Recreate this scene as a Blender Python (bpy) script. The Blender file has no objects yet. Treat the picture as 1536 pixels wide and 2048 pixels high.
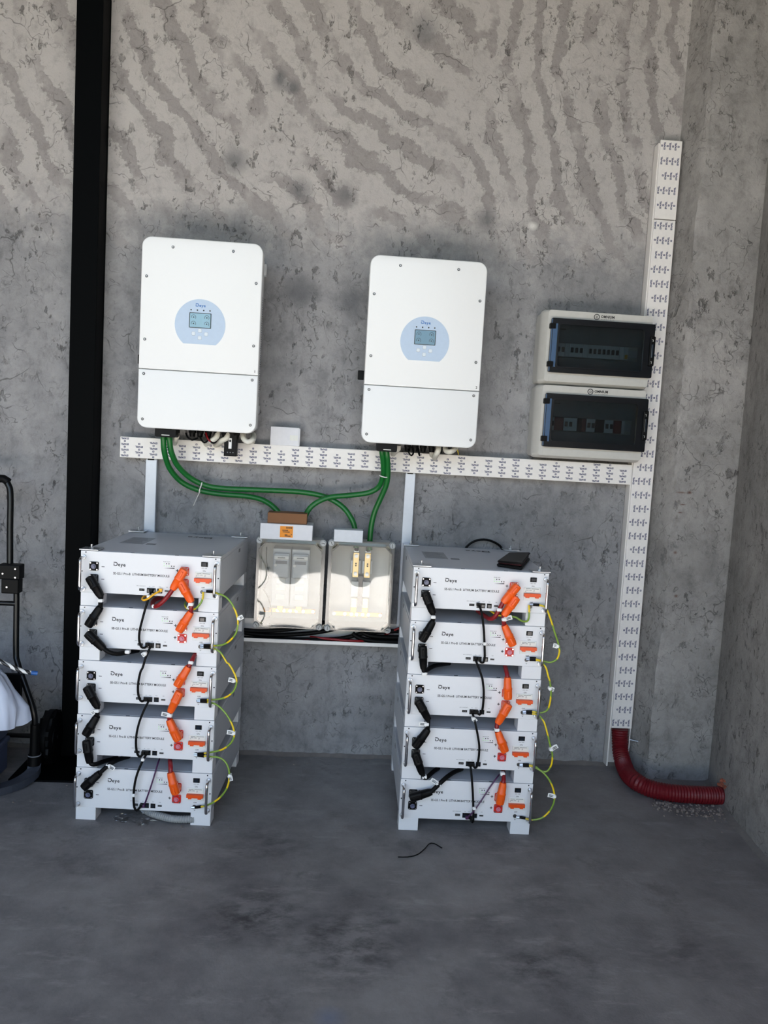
import bpy, bmesh, math, random
import numpy as np
from mathutils import Vector, Matrix, noise as mnoise
random.seed(7)
SC = bpy.context.scene
COL = SC.collection
PI = math.pi
# ---------------------------------------------------------------- camera
CAMP = np.array([0.0, -3.1811, 1.2893]); YAW, PITCH, ROLL, FPX = -0.0641, -0.0908, 0.0569, 1622.81
def cam_axes():
    cy, sy = math.cos(YAW), math.sin(YAW)
    r = np.array([cy, sy, 0]); f = np.array([-sy, cy, 0]); u = np.array([0, 0, 1.0])
    cp, sp = math.cos(PITCH), math.sin(PITCH)
    f, u = f*cp + u*sp, u*cp - f*sp
    cr, sr = math.cos(ROLL), math.sin(ROLL)
    r, u = r*cr + u*sr, u*cr - r*sr
    return r, u, f
CR, CU, CF = cam_axes()
cd = bpy.data.cameras.new('camera'); cam = bpy.data.objects.new('camera', cd); COL.objects.link(cam)
cd.sensor_fit = 'VERTICAL'; cd.sensor_height = 36; cd.sensor_width = 27; cd.lens = FPX/2048*36; cd.clip_start = .05
M = Matrix.Identity(4)
for i in range(3):
    M[i][0], M[i][1], M[i][2], M[i][3] = CR[i], CU[i], -CF[i], CAMP[i]
cam.matrix_world = M
SC.camera = cam
# ---------------------------------------------------------------- light
W = bpy.data.worlds.new('sky'); SC.world = W; W.use_nodes = True
nt = W.node_tree; bg = nt.nodes['Background']
sky = nt.nodes.new('ShaderNodeTexSky'); sky.sky_type = 'NISHITA'; sky.sun_disc = False
sky.sun_elevation = math.radians(58); sky.sun_rotation = math.radians(195); sky.air_density = 1.2; sky.dust_density = .6
nt.links.new(sky.outputs[0], bg.inputs[0]); bg.inputs[1].default_value = .15
sl = bpy.data.lights.new('sun', 'SUN'); sl.energy = 12.0; sl.angle = math.radians(.6); sl.color = (1, .955, .91)
so = bpy.data.objects.new('sun', sl); COL.objects.link(so); so.location = (0, -12, 12)
SUN_EL, SUN_AZ = math.radians(58), math.radians(8)      # travels towards +y and down, slightly towards +x
sd = Vector((math.sin(SUN_AZ)*math.cos(SUN_EL), math.cos(SUN_AZ)*math.cos(SUN_EL), -math.sin(SUN_EL)))
so.rotation_euler = sd.to_track_quat('-Z', 'Y').to_euler()
vs = SC.view_settings
vs.view_transform = 'Standard'; vs.look = 'None'; vs.gamma = 1; vs.exposure = 1.55; vs.use_curve_mapping = False
cy_ = SC.cycles; cy_.max_bounces = 7; cy_.diffuse_bounces = 4; cy_.glossy_bounces = 3; cy_.transmission_bounces = 4; cy_.transparent_max_bounces = 12; cy_.caustics_reflective = False; cy_.caustics_refractive = False

# ---------------------------------------------------------------- pixel -> place
def ray(u, v): return CF + CR*(u-768)/FPX - CU*(v-1024)/FPX
def at_y(u, v, y):
    d = ray(u, v); return Vector(CAMP + d*((y-CAMP[1])/d[1]))
def at_z(u, v, z):
    d = ray(u, v); return Vector(CAMP + d*((z-CAMP[2])/d[2]))

# ---------------------------------------------------------------- materials
def lin(c):
    return tuple(((x/255)/12.92 if x/255 <= .04045 else ((x/255+.055)/1.055)**2.4) for x in c) + (1,)
class NT:
    def __init__(s, name):
        s.m = bpy.data.materials.new(name); s.m.use_nodes = True; s.t = s.m.node_tree; s.p = s.t.nodes['Principled BSDF']
        s.out = s.t.nodes['Material Output']
    def n(s, kind, **kw):
        x = s.t.nodes.new('ShaderNode'+kind)
        for k, v in kw.items():
            if k.startswith('i_'):
                x.inputs[k[2:].replace('_', ' ')].default_value = v
            else: setattr(x, k, v)
        return x
    def l(s, a, b): s.t.links.new(a, b)
    def obj(s): return s.n('TexCoord').outputs['Object']
    def noise(s, co, scale, detail=4, rough=.55, out='Fac'):
        x = s.n('TexNoise'); x.inputs['Scale'].default_value = scale; x.inputs['Detail'].default_value = detail; x.inputs['Roughness'].default_value = rough
        s.l(co, x.inputs['Vector']); return x.outputs[out]
    def ramp(s, fac, stops, interp='LINEAR'):
        x = s.n('ValToRGB'); e = x.color_ramp.elements; x.color_ramp.interpolation = interp
        while len(e) < len(stops): e.new(.5)
        for el, (p, c) in zip(e, stops):
            el.position = p; el.color = c if len(c) == 4 else tuple(c)+(1,)
        s.l(fac, x.inputs[0]); return x.outputs[0]
    def math(s, op, a, b=None, clamp=False):
        x = s.n('Math', operation=op); x.use_clamp = clamp
        for i, v in enumerate((a, b)):
            if v is None: continue
            if isinstance(v, (int, float)): x.inputs[i].default_value = v
            else: s.l(v, x.inputs[i])
        return x.outputs[0]
    def mix(s, fac, a, b, mode='MIX'):
        x = s.n('Mix', data_type='RGBA', blend_type=mode)
        for k, v in ((0, fac), (6, a), (7, b)):
            if isinstance(v, (int, float)): x.inputs[k].default_value = v
            elif isinstance(v, tuple): x.inputs[k].default_value = v
            else: s.l(v, x.inputs[k])
        return x.outputs[2]
    def bump(s, h, strength=.3, dist=.01, prev=None):
        x = s.n('Bump'); x.inputs['Strength'].default_value = strength; x.inputs['Distance'].default_value = dist
        s.l(h, x.inputs['Height'])
        if prev is not None: s.l(prev, x.inputs['Normal'])
        return x.outputs['Normal']
def g3(v): return (v, v, v, 1)
def plain(name, rgb, rough=.5, metal=0, var=.06, scale=60, coat=0, bump=0, spec=.5):
    k = NT(name); c = lin(rgb); co = k.obj()
    f = k.noise(co, scale, 3)
    k.l(k.mix(f, tuple(x*(1-var) for x in c[:3])+(1,), tuple(min(1, x*(1+var)) for x in c[:3])+(1,)), k.p.inputs['Base Color'])
    k.p.inputs['Roughness'].default_value = rough; k.p.inputs['Metallic'].default_value = metal; k.p.inputs['Coat Weight'].default_value = coat; k.p.inputs['Specular IOR Level'].default_value = spec
    if bump: k.l(k.bump(f, bump, .002), k.p.inputs['Normal'])
    return k.m
def glassy(name, tint, ior=1.5, rough=.0, gloss=(1, 1, 1, 1), boost=0):
    k = NT(name); k.t.nodes.remove(k.p)
    tr = k.n('BsdfTransparent'); tr.inputs[0].default_value = tint
    gl = k.n('BsdfGlossy'); gl.inputs[0].default_value = gloss; gl.inputs['Roughness'].default_value = rough
    mx = k.n('MixShader')
    if ior: fr = k.n('Fresnel'); fr.inputs[0].default_value = ior; k.l(k.math('ADD', fr.outputs[0], boost, True), mx.inputs[0])
    else: mx.inputs[0].default_value = boost
    k.l(tr.outputs[0], mx.inputs[1]); k.l(gl.outputs[0], mx.inputs[2]); k.l(mx.outputs[0], k.out.inputs[0])
    return k.m
def plaster(name, dark, light, arcs=False, rough_scale=1.0, marks=()):
    k = NT(name); co = k.obj()
    sep = k.n('SeparateXYZ'); k.l(co, sep.inputs[0]); X, Y, Z = sep.outputs
    big = k.noise(co, 1.7, 5, .6); mid = k.noise(co, 9, 6, .68); fine = k.noise(co, 70, 4, .7)
    t = k.math('ADD', k.math('MULTIPLY', big, .55), k.math('MULTIPLY', mid, .45))
    col = k.ramp(t, [(.34, lin(dark)), (.64, lin(light))])
    h = k.math('ADD', k.math('MULTIPLY', mid, .7), k.math('MULTIPLY', fine, .22))
    # trowel smears, darker and rougher
    wob = k.noise(co, 3.2, 4, .6, 'Color')
    sub = k.n('VectorMath', operation='MULTIPLY_ADD'); k.l(wob, sub.inputs[0]); sub.inputs[1].default_value = (.22, .22, .22); k.l(co, sub.inputs[2]); dco = sub.outputs[0]
    if arcs:
        edge = k.math('ADD', k.math('MULTIPLY', k.math('SUBTRACT', k.noise(co, 30, 4, .8), .5), 4.6), k.math('MULTIPLY', k.math('SUBTRACT', k.noise(co, 4.5, 2, .6), .5), 5.0))
        def rings(cx, cz, sc):
            v = k.n('VectorMath', operation='SUBTRACT'); k.l(dco, v.inputs[0]); v.inputs[1].default_value = (cx+.11, .11, cz+.11)
            fl = k.n('VectorMath', operation='MULTIPLY'); k.l(v.outputs[0], fl.inputs[0]); fl.inputs[1].default_value = (1, 0, 1)
            ln = k.n('VectorMath', operation='LENGTH'); k.l(fl.outputs[0], ln.inputs[0])
            return k.math('SINE', k.math('ADD', k.math('MULTIPLY', ln.outputs[1 if len(ln.outputs) > 1 else 0], 2*PI/sc), edge))
        r1 = rings(.80, 3.50, .125); r2 = rings(2.6, 3.0, .105)
        side = k.math('ADD', k.math('MULTIPLY', k.math('SUBTRACT', X, .42), 8), k.math('MULTIPLY', k.math('SUBTRACT', big, .5), 6))
        side = k.math('ADD', side, .5, True)
        rr = k.math('ADD', k.math('MULTIPLY', r1, k.math('SUBTRACT', 1, side)), k.math('MULTIPLY', r2, side))
        zm = k.math('MULTIPLY', k.math('ADD', k.math('SUBTRACT', Z, 2.0), k.math('MULTIPLY', k.math('SUBTRACT', mid, .5), .5)), 5)
        zm = k.math('ADD', zm, .2, True)
        patch = k.ramp(k.noise(co, 3.6, 4, .6), [(.40, g3(0)), (.50, g3(1))])
        st = k.math('MULTIPLY', k.ramp(rr, [(.12, g3(0)), (.34, g3(1))]), k.math('MULTIPLY', zm, patch))
        lightfield = k.math('MULTIPLY', zm, .75)
        col = k.mix(lightfield, col, k.mix(big, lin((178, 173, 170)), lin((197, 192, 188))))
        col = k.mix(k.math('MULTIPLY', st, .8), col, k.mix(fine, lin((124, 119, 118)), lin((156, 151, 150))))
    # ragged vertical scuffs and patches
    mp = k.n('Mapping'); mp.inputs['Scale'].default_value = (11, 11, 6); k.l(dco, mp.inputs[0])
    sc = k.noise(mp.outputs[0], 1.6, 6, .72)
    rag = k.ramp(sc, [(.50, g3(0)), (.66, g3(1))])
    zl = k.math('SUBTRACT', 1, k.math('MULTIPLY', k.math('SUBTRACT', Z, 1.8), 2.5), True) if arcs else 1.0
    col = k.mix(k.math('MULTIPLY', rag, k.math('MULTIPLY', zl, .42)), col, tuple(x*.58 for x in lin(dark)[:3])+(1,))
    # hairline cracks
    vo = k.n('TexVoronoi', feature='DISTANCE_TO_EDGE'); vo.inputs['Scale'].default_value = 3.1*rough_scale; k.l(dco, vo.inputs['Vector'])
    cr = k.ramp(vo.outputs['Distance'], [(.0, g3(1)), (.0065, g3(0))])
    cr = k.math('MULTIPLY', cr, k.ramp(k.noise(co, 5.3, 3), [(.53, g3(0)), (.60, g3(1))]))
    # pits and flakes
    mp2 = k.n('Mapping'); mp2.inputs['Scale'].default_value = (24, 24, 15); k.l(co, mp2.inputs[0])
    pn = k.noise(mp2.outputs[0], 1, 5, .7)
    pit = k.math('MULTIPLY', k.ramp(pn, [(.590, g3(0)), (.655, g3(1))]), k.ramp(k.noise(co, 3.1, 3), [(.40, g3(0)), (.58, g3(1))]))
    dk = k.math('MAXIMUM', k.math('MULTIPLY', cr, .7), k.math('MULTIPLY', pit, .5))
    col = k.mix(dk, col, lin((48, 46, 46)))
    h = k.math('SUBTRACT', h, k.math('MULTIPLY', pit, .7))
    # mottling of the troweled skin; squiggles are flake-edge shade put into the colour
    mp4 = k.n('Mapping'); mp4.inputs['Scale'].default_value = (1.15, 1.15, .85); k.l(dco, mp4.inputs[0])
    sq = k.math('ABSOLUTE', k.math('SUBTRACT', k.noise(mp4.outputs[0], 15, 2, .55), .5))
    sq = k.math('MULTIPLY', k.ramp(sq, [(.0, g3(1)), (.013, g3(0))]), k.ramp(k.noise(co, 6.5, 3, .6), [(.48, g3(0)), (.58, g3(1))]))
    col = k.mix(k.math('MULTIPLY', sq, .72), col, lin((62, 60, 60)))
    col = k.mix(1.0, col, k.ramp(k.noise(co, 19, 6, .8), [(.30, g3(.72)), (.50, g3(1)), (.72, g3(1.0))]), 'MULTIPLY')
    # soft spots and chalky scrapes
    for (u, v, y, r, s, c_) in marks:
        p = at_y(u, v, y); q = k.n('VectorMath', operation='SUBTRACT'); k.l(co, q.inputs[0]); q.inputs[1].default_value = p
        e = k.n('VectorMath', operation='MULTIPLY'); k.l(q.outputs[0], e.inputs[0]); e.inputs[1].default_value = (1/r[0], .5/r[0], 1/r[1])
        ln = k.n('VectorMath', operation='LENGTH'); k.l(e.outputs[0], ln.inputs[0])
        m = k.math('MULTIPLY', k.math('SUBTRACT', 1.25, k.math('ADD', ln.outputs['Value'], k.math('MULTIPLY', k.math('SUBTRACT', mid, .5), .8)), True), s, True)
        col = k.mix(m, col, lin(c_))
    k.l(col, k.p.inputs['Base Color']); k.p.inputs['Roughness'].default_value = .85; k.p.inputs['Specular IOR Level'].default_value = .25
    k.l(k.bump(h, .75, .012), k.p.inputs['Normal'])
    return k.m
def floor_mat():
    k = NT('floor concrete'); co = k.obj()
    big = k.noise(co, 1.3, 6, .62); mid = k.noise(co, 6.5, 8, .68); fine = k.noise(co, 120, 3, .6)
    t = k.math('ADD', k.math('MULTIPLY', big, .5), k.math('MULTIPLY', mid, .5))
    col = k.ramp(t, [(.34, lin((102, 100, 101))), (.66, lin((154, 151, 149)))])
    mp = k.n('Mapping'); mp.inputs['Scale'].default_value = (3, 9, 1); mp.inputs['Rotation'].default_value = (0, 0, .5); k.l(co, mp.inputs[0])
    sw = k.noise(mp.outputs[0], 1.6, 6, .7)
    col = k.mix(k.math('MULTIPLY', k.ramp(sw, [(.56, g3(0)), (.68, g3(1))]), .35), col, lin((178, 174, 170)))
    blot = None
    for (u, v, r, s) in ((515, 1830, .11, 1), (690, 1885, .13, .9), (760, 1850, .08, .7), (1075, 1935, .09, .8), (1150, 1920, .07, .7), (545, 1690, .09, .6), (1075, 1800, .08, .5), (1380, 1905, .10, .6), (980, 1850, .06, .6)):
        p = at_z(u, v, 0)
        d = k.n('VectorMath', operation='DISTANCE'); k.l(co, d.inputs[0]); d.inputs[1].default_value = p
        b = k.math('MULTIPLY', k.math('SUBTRACT', 1.25, k.math('DIVIDE', d.outputs['Value'], r*1.35), True), s)
        blot = b if blot is None else k.math('MAXIMUM', blot, b)
    mp3 = k.n('Mapping'); mp3.inputs['Scale'].default_value = (1, 1.6, 1); mp3.inputs['Rotation'].default_value = (0, 0, -.5); k.l(co, mp3.inputs[0])
    bn = k.ramp(k.noise(mp3.outputs[0], 13, 7, .72), [(.43, g3(0)), (.62, g3(1))])
    st = k.math('MULTIPLY', blot, bn)
    gen = k.math('MULTIPLY', k.ramp(k.noise(co, 3.7, 8, .75), [(.56, g3(0)), (.70, g3(1))]), .5)
    col = k.mix(k.math('MAXIMUM', k.math('MULTIPLY', st, .85), gen), col, lin((52, 52, 54)))
    rd = k.n('SeparateXYZ'); k.l(co, rd.inputs[0])
    col = k.mix(k.math('MULTIPLY', k.math('MULTIPLY', k.math('SUBTRACT', rd.outputs[0], .5), .55, True), big, True), col, lin((122, 104, 98)))
    p = at_z(660, 2036, 0); d = k.n('VectorMath', operation='DISTANCE'); k.l(co, d.inputs[0]); d.inputs[1].default_value = p
    bl = k.math('MULTIPLY', k.math('SUBTRACT', 1, k.math('DIVIDE', d.outputs['Value'], .045), True), k.math('MULTIPLY', mid, 1.2), True)
    col = k.mix(bl, col, lin((112, 124, 150)))
    k.l(col, k.p.inputs['Base Color']); k.p.inputs['Roughness'].default_value = .62; k.p.inputs['Specular IOR Level'].default_value = .35
    h = k.math('ADD', k.math('MULTIPLY', mid, .6), k.math('MULTIPLY', fine, .12))
    k.l(k.bump(h, .5, .008), k.p.inputs['Normal'])
    return k.m
def striped(name, a, b, sc):
    k = NT(name); co = k.obj(); w = k.n('TexWave'); w.inputs['Scale'].default_value = sc; w.inputs['Distortion'].default_value = 3.0; w.bands_direction = 'DIAGONAL'; k.l(co, w.inputs[0])
    k.l(k.ramp(w.outputs['Fac'], [(.42, lin(a)), (.50, lin(b))]), k.p.inputs['Base Color']); k.p.inputs['Roughness'].default_value = .4
    return k.m
dk_ = (96, 97, 100)
WALL_SPOTS = [(598, 585, 0, (.075, .075), .75, dk_), (700, 600, 0, (.06, .085), .75, dk_), (560, 160, 0, (.03, .04), .8, dk_), (585, 175, 0, (.03, .03), .7, dk_), (470, 320, 0, (.05, .05), .7, dk_), (600, 380, 0, (.05, .05), .6, dk_), (690, 390, 0, (.05, .05), .6, dk_), (970, 440, 0, (.05, .05), .7, dk_), (850, 60, 0, (.06, .06), .6, dk_), (1065, 452, 0, (.02, .016), 1, (214, 212, 208)), (1010, 700, 0, (.05, .10), .4, dk_)]  # soft dark spots and a pale fleck on the back wall
CHALK = [(1374, 545, -.115, (.009, .045), 1, (206, 202, 198)), (1384, 450, -.11, (.012, .03), .8, (186, 182, 178)), (1378, 985, -.13, (.010, .006), 1, (98, 74, 66)), (1362, 985, -.13, (.02, .004), .8, (110, 86, 78)), (1365, 1009, -.13, (.012, .003), .9, (98, 74, 66)), (1360, 1025, -.13, (.010, .003), .9, (98, 74, 66)), (1350, 1105, -.13, (.008, .007), .9, (98, 74, 66)), (1352, 1192, -.13, (.008, .007), .9, (98, 74, 66))]
MT = dict(
    wall=plaster('wall plaster', (122, 121.5, 124), (166, 164.5, 165), True, 1.0, WALL_SPOTS),
    side=plaster('side wall plaster', (130, 127, 125), (168, 164, 161), False, 1.6, CHALK),
    ceil=plain('ceiling concrete', (96, 96, 96), .9), floor=floor_mat(), apron=plain('apron concrete', (212, 208, 202), .9, scale=4, var=.12), soil=plain('dark ground', (62, 60, 56), .95, scale=3, var=.2),
    steel=plain('black steel paint', (2, 3, 4), .6, 0, .2, spec=.05), mortar=plain('mortar', (120, 114, 110), .95, scale=40, var=.25, bump=.8),
    batt=plain('battery white paint', (226, 227, 230), .42, var=.012), battside=plain('battery case paint', (196, 199, 205), .45, var=.015), inv=plain('inverter white paint', (240, 241, 241), .38, var=.008), invs=plain('inverter chassis paint', (205, 207, 208), .45),
    ink=plain('black print', (22, 22, 24), .6), blueink=plain('blue print', (26, 40, 92), .6), logoblue=plain('logo blue', (22, 104, 182), .5), greyink=plain('grey print', (120, 122, 126), .6),
    black=plain('black plastic', (6, 6, 7), .5, spec=.16), rubber=plain('black cable sheath', (7, 7, 8), .55, spec=.16), orange=plain('orange plastic', (241, 92, 13), .4), lever=plain('orange lever', (228, 78, 8), .4),
    red=plain('red cable sheath', (132, 12, 22), .4), redsock=plain('red socket plastic', (214, 42, 34), .4), chrome=plain('chrome', (205, 205, 208), .16, 1), zinc=plain('zinc plate', (190, 193, 198), .32, .9), steelscrew=plain('screw steel', (84, 84, 84), .35, .7),
    pin=plain('socket pin', (92, 96, 122), .3), pinkpin=plain('pink socket pin', (205, 120, 140), .35), green=plain('green cable sheath', (14, 100, 38), .38), yg=striped('yellow green sheath', (232, 200, 26), (128, 160, 60), 7), yellow=plain('yellow sheath', (236, 176, 22), .4), purple=plain('purple sheath', (70, 30, 74), .45),
    white=plain('white plastic', (232, 230, 226), .4), paper=plain('white paper tag', (240, 240, 238), .7), card=plain('white carton', (226, 226, 230), .75), cardb=plain('brown cardboard', (132, 92, 62), .85, scale=25), orl=plain('orange label', (238, 146, 30), .6), silver=plain('silver carton', (212, 216, 222), .55),
    trunk=plain('trunking plastic', (236, 232, 228), .35), post=plain('galvanised trunking', (206, 212, 222), .35, .15), conduit=plain('white conduit', (222, 219, 208), .5), redpipe=plain('red corrugated pipe', (104, 7, 20), .5), hose=plain('grey hose', (150, 152, 152), .5),
    dbox=plain('grey enclosure', (196, 194, 188), .42), rail=plain('breaker white', (226, 228, 226), .5), iplate=plain('inner plate grey', (122, 126, 126), .5), smoke=glassy('smoked window', (.42, .48, .51, 1), 1.45, .02), smokef=plain('smoked door frame', (9, 13, 19), .2), bluerefl=plain('blue door reflection', (70, 96, 128), .2), redblk=plain('dark red block', (120, 22, 24), .4),
    jb=plain('light grey box', (206, 206, 202), .45), lid=glassy('clear lid', (.95, .95, .94, 1), 1.5, .03, boost=.024), lidrim=glassy('lid rim plastic', (.50, .51, .51, 1), 1.55, .12, boost=.05), copper=plain('copper bar', (226, 150, 62), .3, .6), brass=plain('brass terminal', (214, 190, 140), .3, .7), fuse=plain('fuse grey', (190, 195, 198), .4), jgrey=plain('lid screw grey', (176, 178, 178), .4),
    dial=plain('display panel film', (186, 204, 226), .35), lcd=plain('lcd glass', (96, 134, 158), .12), lcdl=plain('lcd pale', (136, 176, 196), .12), dark=plain('dark glass', (26, 34, 44), .15), btn=plain('button white', (222, 230, 238), .4),
    leather=plain('black leather', (12, 11, 12), .5, scale=200, var=.3, bump=.5, spec=.3), leatherr=plain('dark red leather', (74, 24, 30), .5), tube=plain('black tube paint', (9, 9, 11), .3, spec=.4), toe=plain('scuffed dark plate', (66, 70, 80), .5, .2, .3, 30), crate=plain('blue grey crate', (72, 80, 104), .5), bag=plain('white bag film', (206, 214, 232), .5, scale=12), rope=striped('rope weave', (232, 232, 230), (30, 30, 32), 22), ropeend=plain('blue tape', (40, 92, 160), .4), rubble=plain('rubble', (132, 120, 113), .9, scale=30, var=.35), brick=plain('broken brick', (150, 84, 64), .9, scale=60, var=.35, bump=.6),
    ledg=plain('pale green light', (196, 236, 190), .4), film=glassy('clear film', (.98, .98, .985, 1), 0, .15, boost=.05), stick=plain('grey sticker', (150, 153, 158), .5), cream=plain('cream sticker', (228, 228, 222), .5),
)
# ---------------------------------------------------------------- mesh helpers
def BM(): return bmesh.new()
def box(bm, x0, x1, y0, y1, z0, z1, bev=0, seg=2):
    r = bmesh.ops.create_cube(bm, size=1)
    vs_ = r['verts']
    for v in vs_:
        v.co = Vector((x0+(v.co.x+.5)*(x1-x0), y0+(v.co.y+.5)*(y1-y0), z0+(v.co.z+.5)*(z1-z0)))
    if bev:
        es = list({e for v in vs_ for e in v.link_edges})
        bmesh.ops.bevel(bm, geom=es, offset=bev, segments=seg, affect='EDGES', profile=.5)
    return bm
def prism(bm, poly, y0, y1, hole=None):
    """poly in (x,z) extruded along y; optional hole polygon with the same vertex count"""
    a = [bm.verts.new((x, y0, z)) for x, z in poly]; b = [bm.verts.new((x, y1, z)) for x, z in poly]; n = len(poly)
    if hole is None:
        bm.faces.new(a); bm.faces.new(b[::-1])
        for i in range(n): bm.faces.new((a[i], b[i], b[(i+1) % n], a[(i+1) % n]))
    else:
        c = [bm.verts.new((x, y0, z)) for x, z in hole]; d = [bm.verts.new((x, y1, z)) for x, z in hole]
        for i in range(n):
            j = (i+1) % n
            bm.faces.new((a[i], b[i], b[j], a[j])); bm.faces.new((c[i], c[j], d[j], d[i]))
            bm.faces.new((a[i], a[j], c[j], c[i])); bm.faces.new((b[i], d[i], d[j], b[j]))
    bmesh.ops.recalc_face_normals(bm, faces=bm.faces[:])
    return bm
def rrect(x0, x1, z0, z1, r, n=5, corners=(1, 1, 1, 1)):
    """rounded rectangle; corners order: BL, BR, TR, TL"""
    out = []
    for k, (cx, cz, a0) in enumerate(((x0+r, z0+r, PI), (x1-r, z0+r, 1.5*PI), (x1-r, z1-r, 0), (x0+r, z1-r, .5*PI))):
        if corners[k]:
            out += [(cx+r*math.cos(a0+i*PI/2/n), cz+r*math.sin(a0+i*PI/2/n)) for i in range(n+1)]
        else:
            out.append(((x0, x1, x1, x0)[k], (z0, z0, z1, z1)[k]))
    return out
def circ(cx, cz, r, n=24, a0=0, a1=2*PI): return [(cx+r*math.cos(a0+(a1-a0)*i/n), cz+r*math.sin(a0+(a1-a0)*i/n)) for i in range(n)]
def frame_of(d):
    d = Vector(d).normalized(); up = Vector((0, 0, 1)) if abs(d.z) < .9 else Vector((1, 0, 0))
    a = d.cross(up).normalized(); return d, a, a.cross(d).normalized()
def cyl(bm, p0, p1, r0, r1=None, n=14, cap=True):
    r1 = r0 if r1 is None else r1; p0, p1 = Vector(p0), Vector(p1); _, a, b = frame_of(p1-p0)
    A = [bm.verts.new(p0+(a*math.cos(t)+b*math.sin(t))*r0) for t in [2*PI*i/n for i in range(n)]]
    B = [bm.verts.new(p1+(a*math.cos(t)+b*math.sin(t))*r1) for t in [2*PI*i/n for i in range(n)]]
    for i in range(n): bm.faces.new((A[i], A[(i+1) % n], B[(i+1) % n], B[i]))
    if cap: bm.faces.new(A[::-1]); bm.faces.new(B)
    return bm
def spline(pts, step=.008):
    pts = [Vector(p) for p in pts]
    if len(pts) < 3: return pts
    P = [pts[0]*2-pts[1]]+pts+[pts[-1]*2-pts[-2]]; out = []
    for i in range(1, len(P)-2):
        n = max(2, int((P[i+1]-P[i]).length/step))
        for j in range(n):
            t = j/n; a, b, c, d = P[i-1], P[i], P[i+1], P[i+2]
            out.append(.5*((2*b)+(c-a)*t+(2*a-5*b+4*c-d)*t*t+(3*b-a-3*c+d)*t**3))
    return out+[pts[-1]]
def tube(bm, pts, r, n=8, step=.01, smooth=True, rf=None):
    P = spline(pts, step) if smooth else [Vector(p) for p in pts]
    d, a, b = frame_of(P[1]-P[0]); prev = None; s = 0
    for i, p in enumerate(P):
        t = (P[min(i+1, len(P)-1)]-P[max(i-1, 0)])
        if t.length < 1e-9: continue
        t.normalize(); a = (a-t*a.dot(t)).normalized(); b = t.cross(a)
        rr = r if rf is None else rf(i, len(P))
        ring = [bm.verts.new(p+(a*math.cos(2*PI*j/n)+b*math.sin(2*PI*j/n))*rr) for j in range(n)]
        if prev:
            for j in range(n): bm.faces.new((prev[j], prev[(j+1) % n], ring[(j+1) % n], ring[j]))
        else: bm.faces.new(ring[::-1])
        prev = ring
    bm.faces.new(prev)
    return bm
def ribbed(bm, pts, r, pitch=.009, depth=.12, n=14):
    P = spline(pts, pitch/2); return tube(bm, P, r, n, smooth=False, rf=lambda i, m: r*(1-depth*(i % 2)))
def ribbon(bm, pts, w, y0, y1, closed=False):
    """flat stroke in the x-z plane"""
    n = len(pts); L, R = [], []
    for i in range(n):
        p = Vector(pts[i]); q = Vector(pts[min(i+1, n-1)]); o = Vector(pts[max(i-1, 0)])
        t = (q-o).normalized(); m = Vector((-t.y, t.x))*w/2; L.append(p+m); R.append(p-m)
    for a in range(n-1):
        prism(bm, [tuple(L[a]), tuple(L[a+1]), tuple(R[a+1]), tuple(R[a])], y0, y1)
    return bm
def chunk(bm, p, s):
    r = bmesh.ops.create_icosphere(bm, subdivisions=1, radius=s); sx, sy, sz = random.uniform(.7, 1.3), random.uniform(.7, 1.3), random.uniform(.5, .9)
    for v in r['verts']:
        v.co = Vector((v.co.x*sx, v.co.y*sy, v.co.z*sz))*random.uniform(.75, 1.15)+Vector(p)
    return bm
def root_loc(o):
    v = Vector((0, 0, 0))
    while o is not None: v = v+o.location; o = o.parent
    return v
def meshof(bm, name, mat, smooth=False, auto=True):
    me = bpy.data.meshes.new(name); bm.to_mesh(me); bm.free(); me.materials.append(MT[mat])
    if smooth:
        me.polygons.foreach_set('use_smooth', [True]*len(me.polygons))
        if auto: me.set_sharp_from_angle(angle=math.radians(40))
    return me
def obj(name, bm, mat, parent=None, smooth=True, loc=None, rot=None, world=False):
    me = bm if isinstance(bm, bpy.types.Mesh) else meshof(bm, name, mat, smooth)
    o = bpy.data.objects.new(name, me); COL.objects.link(o)
    if parent is not None:
        o.parent = parent
        if world: me.transform(Matrix.Translation(-root_loc(parent)))
    if loc is not None: o.location = loc
    if rot is not None: o.rotation_euler = rot
    return o
def tag(o, label, cat, group=None):
    o['label'] = label; o['category'] = cat
    if group: o['group'] = group
    return o
def thing(name, label, cat, loc=(0, 0, 0), rz=0, group=None):
    o = bpy.data.objects.new(name, None); COL.objects.link(o); o.location = loc; o.rotation_euler = (0, 0, rz); o.empty_display_size = .05
    return tag(o, label, cat, group)
def struct(name, bm, mat, smooth=False):
    o = obj(name, bm, mat, None, smooth); o['kind'] = 'structure'; return o
def one(name, label, cat, bm, mat, group=None, smooth=True):
    """a thing that is one mesh, built in world coordinates, with its origin moved to its base"""
    me = meshof(bm, name, mat, smooth); co = np.empty(len(me.vertices)*3); me.vertices.foreach_get('co', co); co = co.reshape(-1, 3)
    c = Vector((float(co[:, 0].mean()), float(co[:, 1].mean()), float(co[:, 2].min()))); me.transform(Matrix.Translation(-c))
    o = bpy.data.objects.new(name, me); COL.objects.link(o); o.location = c
    return tag(o, label, cat, group)
KIDS = {}
def copy_tree(o, parent=None):
    c = o.copy(); COL.objects.link(c); c.parent = parent
    for ch in [x for x in ALLCH(o)]: copy_tree(ch, c)
    return c
def ALLCH(o): return list(o.children)
_tx = {}
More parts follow.
